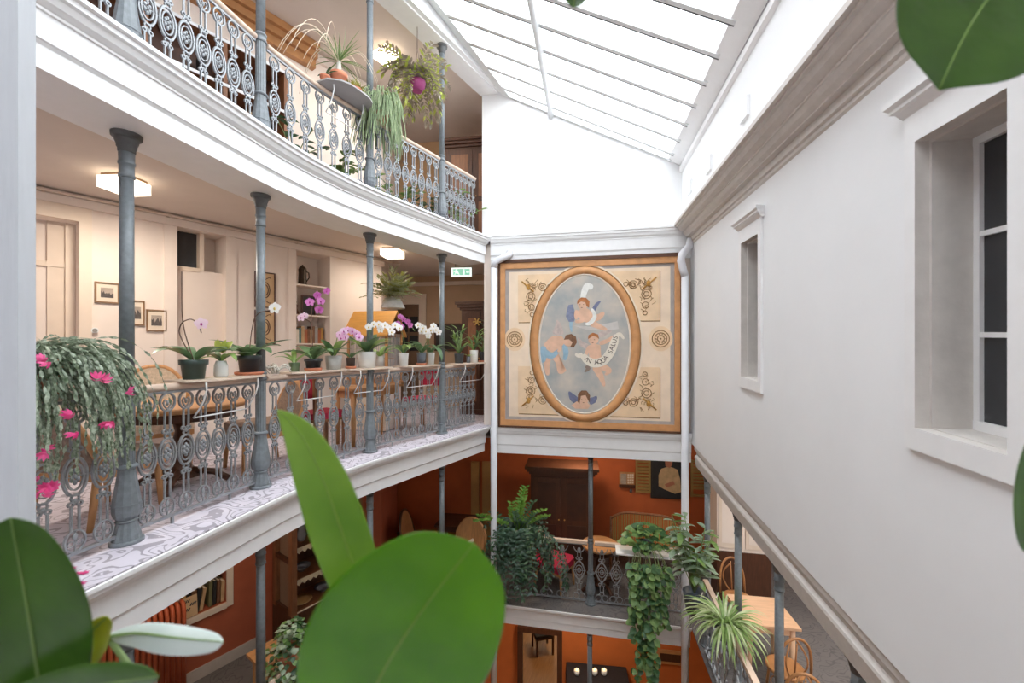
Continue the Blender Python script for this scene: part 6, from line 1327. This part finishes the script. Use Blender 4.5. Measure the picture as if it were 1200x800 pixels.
# big dark fern-like plant at the corner
o = None; rr = random.Random(77); p = ELW(606, zrail, -.06); zz = thing('corner_fern', p, 'large dark trailing fern with bright upright fronds beside the white downpipe', 'plant'); b = pot_mesh('rim', .15, .18); b.v = [(v[0] + p.x, v[1] + p.y, v[2] + p.z) for v in b.v]; b.build('pot', BLACKP, zz)
m1, m2, m3 = MB(), MB(), MB(); tp = p + Vector((0, 0, .16))
for i in range(120):
    a = rr.uniform(0, 6.28); q = tp + Vector((math.cos(a) * .08, math.sin(a) * .08, 0)); v = Vector((math.cos(a) * .075 * rr.uniform(.3, 1.7), math.sin(a) * .05 - .02, rr.uniform(.0, .1))); sz = rr.uniform(.05, .1)
    for k in range(rr.randint(5, 17)):
        q = q + v; v = v * rr.uniform(.76, .88) + Vector((rr.uniform(-.008, .008), rr.uniform(-.005, .005), -.018)); v.z = max(v.z, -.07)
        for sg in (-1, 1): (m1 if i % 4 else m2).leaf(q, (sg * math.sin(a) + rr.uniform(-.7, .7), -sg * math.cos(a) * .5 - .3 + rr.uniform(-.4, .4), rr.uniform(-.9, .2)), (rr.uniform(-.4, .4), -.5, .8), sz * rr.uniform(.7, 1.2), sz * .4, .5, .2, 3)
for i in range(15):
    sx_ = rr.uniform(-.75, .75); d = Vector((sx_ - .1, rr.uniform(-.35, .1), rr.uniform(.7, 1.1))).normalized(); q = tp + Vector((sx_ * .1, 0, 0)); f = MB(); bd = rr.uniform(.02, .1)
    pts = []
    for k in range(rr.randint(8, 13)):
        pts.append(q.copy()); q = q + d * .055; d = (d + Vector((sx_ * .1 + rr.uniform(-.05, .05), 0, -bd))).normalized()
        if k > 2:
            for sg in (-1, 1): f.leaf(q, Vector((sg * .8 + rr.uniform(-.3, .3), -.2, .5)), (0, -1, .4), rr.uniform(.06, .09), .034, .4, .2, 4)
    f.tube(pts, .006, 5); f.build('frond', leafmat('bright_frond', S(92, 140, 44), S(140, 180, 80), .4, .35) if i % 3 else DG, zz)
m1.build('dark_foliage', leafmat('fern_dark', S(38, 62, 46), S(70, 98, 74), .4, .15), zz, kind='stuff'); m2.build('foliage', DG, zz, kind='stuff')
# pale glossy leafed plant and spider plant along the right railing
PL = [leaf_mesh('pale_leaf_blade', .17, .06, leafmat('silvery_leaf', S(112, 140, 108), S(172, 190, 164), .35, .25), .45), leaf_mesh('pale_leaf_blade', .17, .06, LG, .45)]
p = RW(5.25, 0, .14); p.z = Z1 + .42; o = thing('leafy_plant', p, 'bushy plant with long silvery green leaves beside the right white downpipe', 'plant'); rr = random.Random(88)
b = MB().lathe([(.1, .26), (.14, .5), (.145, .52), (.13, .52), (.12, .44)], 18, c=p); b.build('pot', mat('dark_blue_pot', S(70, 80, 92), .4), o)
for t_ in (-.1, .1): MB().tube([p + Vector((t_, 0, .25)), p + Vector((t_ + .12, 0, .25)), p + Vector((t_ + .19, -.03, .53))], .006, 6).build('bracket', BRK, o)
ms = MB()
for i in range(22):
    a = rr.uniform(0, 6.28); t = p + Vector((0, 0, .5)); e = p + Vector((math.cos(a) * rr.uniform(.1, .38), math.sin(a) * rr.uniform(.1, .34), rr.uniform(.95, 1.5))); ms.tube([t, t.lerp(e, .5) + Vector((0, 0, .06)), e], .006, 5)
    for k in range(8):
        q = t.lerp(e, .45 + .55 * k / 7); b_ = a + k * 2.2; put_leaf(PL[(i * 3 + k) % 4 == 0], q, (math.cos(b_), math.sin(b_), rr.uniform(-.3, .5)), (0, 0, 1), rr.uniform(.8, 1.3), o)
ms.build('stems', GSTEM, o, kind='stuff')
SPD = [leaf_mesh('ribbon_leaf', .42, .024, leafmat('spider_leaf', S(170, 190, 130), S(222, 228, 190), .5, .3), .4, 1.9, .3, 9), leaf_mesh('ribbon_leaf', .42, .024, leafmat('spider_leaf_green', S(124, 158, 84), S(168, 192, 124), .5, .3), .4, 1.7, .3, 9)]
p = RW(4.35, 0, .05); p.z = Z1 + .995; o = thing('spider_plant', p, 'spider plant with arching striped leaves on the right railing', 'plant'); b = pot_mesh('rim', .11, .15); b.v = [(v[0] + p.x, v[1] + p.y, v[2] + p.z) for v in b.v]; b.build('pot', GPL, o)
for i in range(150):
    a = rr.uniform(0, 6.28); e = rr.uniform(.1, 1.3); put_leaf(SPD[i % 2], p + Vector((math.cos(a) * .04, math.sin(a) * .04, .14)), (math.cos(a) * math.cos(e), math.sin(a) * math.cos(e), math.sin(e)), (0, 0, 1) if e < 1.35 else (-math.cos(a), -math.sin(a), .2), rr.uniform(.7, 1.2), o)
# ------------------------------------------------------------------ rubber plants close to the camera
def big_leaf(parent, mid, wl, wr, m, mv, curl=.03, tilt=0, n=18, shape=.62, skew=.5, name='leaf', drip=1.0):
    """mid: midrib as (x, y, Y) samples from base to tip; wl, wr: half widths in pixels at the widest place"""
    def cat(t):
        f = t * (len(mid) - 1); i = min(int(f), len(mid) - 2); u = f - i; g = lambda k: Vector(mid[max(0, min(len(mid) - 1, k))]); p0, p1, p2, p3 = g(i - 1), g(i), g(i + 1), g(i + 2)
        return .5 * ((2 * p1) + (p2 - p0) * u + (2 * p0 - 5 * p1 + 4 * p2 - p3) * u * u + (3 * p1 - p0 - 3 * p2 + p3) * u ** 3)
    rows = []; rib = []
    for i in range(n + 1):
        t = i / n; c = cat(t); e = cat(min(1, t + .02)) - cat(max(0, t - .02)); l = math.hypot(e.x, e.y) or 1; nx, ny = -e.y / l, e.x / l
        tb = min(1, t / drip); tt = tb ** (math.log(.5) / math.log(skew)); w = max(.03, max(0, math.sin(math.pi * tt)) ** shape) if 0 < t < 1 else .015
        row = []
        for k in range(-4, 5):
            s = k / 4; ww = (wl if s < 0 else wr) * w * s; Y = c.z + curl * abs(s) ** 1.6 * w + tilt * s * w; Y0 = c.z
            q = P(c.x + nx * ww, c.y + ny * ww, Y0); row.append(q + Vector((0, Y - Y0, 0)))
        rows.append(row); rib.append(P(c.x, c.y, c.z - .0012))
    o = MB().strip(rows, True).build(name, m, parent); md = o.modifiers.new('thickness', 'SOLIDIFY'); md.thickness = .0014; md.offset = 0
    sb = o.modifiers.new('smooth', 'SUBSURF'); sb.levels = 1; sb.render_levels = 1
    MB().tube(rib, .0012, 6, rs=[lerp(.002, .0006, i / n) for i in range(n + 1)]).build('midrib', mv, o)
    return rows[0][4]
def rubbermat(name, c1, c2, tl, rough=.3):
    return leafmat(name, S(*c1), S(*c2), rough, tl, 9.)
RB1 = rubbermat('rubber_leaf_bright', (68, 122, 8), (96, 150, 22), .38); RB2 = rubbermat('rubber_leaf_deep', (48, 80, 22), (72, 108, 34), .28); RB3 = rubbermat('rubber_leaf_pale', (196, 206, 200), (222, 228, 222), .15, .45); RB4 = rubbermat('rubber_leaf_yellow', (136, 160, 40), (196, 190, 60), .35)
RIB = mat('leaf_rib', S(104, 134, 36), .5, .05, 10); RIBD = mat('leaf_rib_pale', S(104, 128, 66), .5, .05, 10)
SZ = Z2 + .3525
rp = Vector((-.3, .5, SZ)); ru = thing('rubber_plant', rp, 'rubber plant with large glossy leaves on the low sill', 'plant'); b = pot_mesh('rim', .1, .18); b.v = [(v[0] + rp.x, v[1] + rp.y, v[2] + rp.z) for v in b.v]; b.build('pot', TERRAC, ru); MB().lathe([(.09, 0), (.03, .01)], 12, c=rp + Vector((0, 0, .165))).build('soil', SOIL, ru)
st0 = rp + Vector((0, 0, .17)); nodes = [st0, st0 + Vector((.01, 0, .1)), st0 + Vector((-.005, 0, .2))]
MB().tube(nodes, .009, 8).build('stem', GSTEM, ru)
bases = [big_leaf(ru, [(416, 890, .42), (440, 805, .41), (490, 722, .40), (556, 636, .40)], 106, 112, RB1, RIB, curl=-.006, tilt=.012, shape=.5, skew=.56),
         big_leaf(ru, [(462, 800, .47), (428, 700, .47), (403, 630, .475), (378, 560, .48), (352, 508, .485), (325, 480, .485)], 33, 31, rubbermat('rubber_leaf_young', (92, 134, 30), (130, 164, 56), .35), RIB, curl=-.004, tilt=.006, shape=.75, skew=.42, drip=.98),
         big_leaf(ru, [(52, 850, .45), (42, 775, .44), (28, 690, .43), (12, 606, .42)], 86, 74, RB2, RIBD, curl=-.01, tilt=.01, shape=.6, skew=.5),
         big_leaf(ru, [(126, 746, .5), (160, 742, .5), (205, 747, .49), (262, 752, .48)], 10, 22, RB3, RIBD, curl=.004, tilt=-.004, shape=.5, skew=.6),
         big_leaf(ru, [(-40, 850, .42), (40, 822, .41), (115, 803, .40), (186, 792, .40)], 30, 24, RB2, RIBD, curl=.004, tilt=.006, shape=.5, skew=.55),
         big_leaf(ru, [(88, 800, .47), (94, 770, .47), (106, 742, .47), (126, 722, .47)], 12, 20, RB4, RIB, curl=.004, tilt=.005, shape=.6, skew=.5)]
for i, q in enumerate(bases):
    s = nodes[min(2, 1 + i % 2)]; mdp = s.lerp(q, .5) + Vector((0, .0, -.04)); MB().tube([s, mdp, q], .0035, 6).build('petiole', GSTEM, ru)
rp = Vector((.95, .5, SZ)); rv = thing('rubber_plant', rp, 'tall rubber plant whose dark leaves hang before the right wall window', 'plant'); b = pot_mesh('rim', .1, .18); b.v = [(v[0] + rp.x, v[1] + rp.y, v[2] + rp.z) for v in b.v]; b.build('pot', TERRAC, rv); MB().lathe([(.09, 0), (.03, .01)], 12, c=rp + Vector((0, 0, .165))).build('soil', SOIL, rv)
nd = [rp + Vector((0, 0, .17)), rp + Vector((.02, 0, .7)), rp + Vector((-.02, 0, 1.2)), rp + Vector((-.15, .02, 1.62)), Vector((.5, .5, CZ + .62)), Vector((.15, .5, CZ + .6))]
MB().tube(nd, .008, 8, rs=[.011, .01, .009, .008, .006, .004]).build('stem', STEM, rv)
b3 = [(big_leaf(rv, [(1240, -110, .5), (1195, -50, .48), (1140, 25, .46), (1100, 106, .45)], 104, 106, RB2, RIB, curl=-.008, tilt=.01, shape=.5, skew=.55, drip=.95), 3), (big_leaf(rv, [(1250, 470, .5), (1226, 525, .49), (1212, 590, .48), (1206, 650, .48)], 34, 40, RB2, RIBD, curl=-.01, shape=.6), 1), (big_leaf(rv, [(690, -60, .5), (684, -35, .5), (676, -12, .5), (672, 9, .5)], 22, 22, RB2, RIB, curl=-.006, shape=.6), 5)]
for q, k in b3: MB().tube([nd[k], nd[k].lerp(q, .5) + Vector((0, 0, .02)), q], .0035, 6).build('petiole', GSTEM, rv)
dark_ch = red_chair(Vector((.35, 7.35, 0)), 2.6, 'dark chair reflected in the ground floor mirror')
for ch in dark_ch.children: ch.data.materials[0] = DWOOD if 'cushion' not in ch.name else DCL
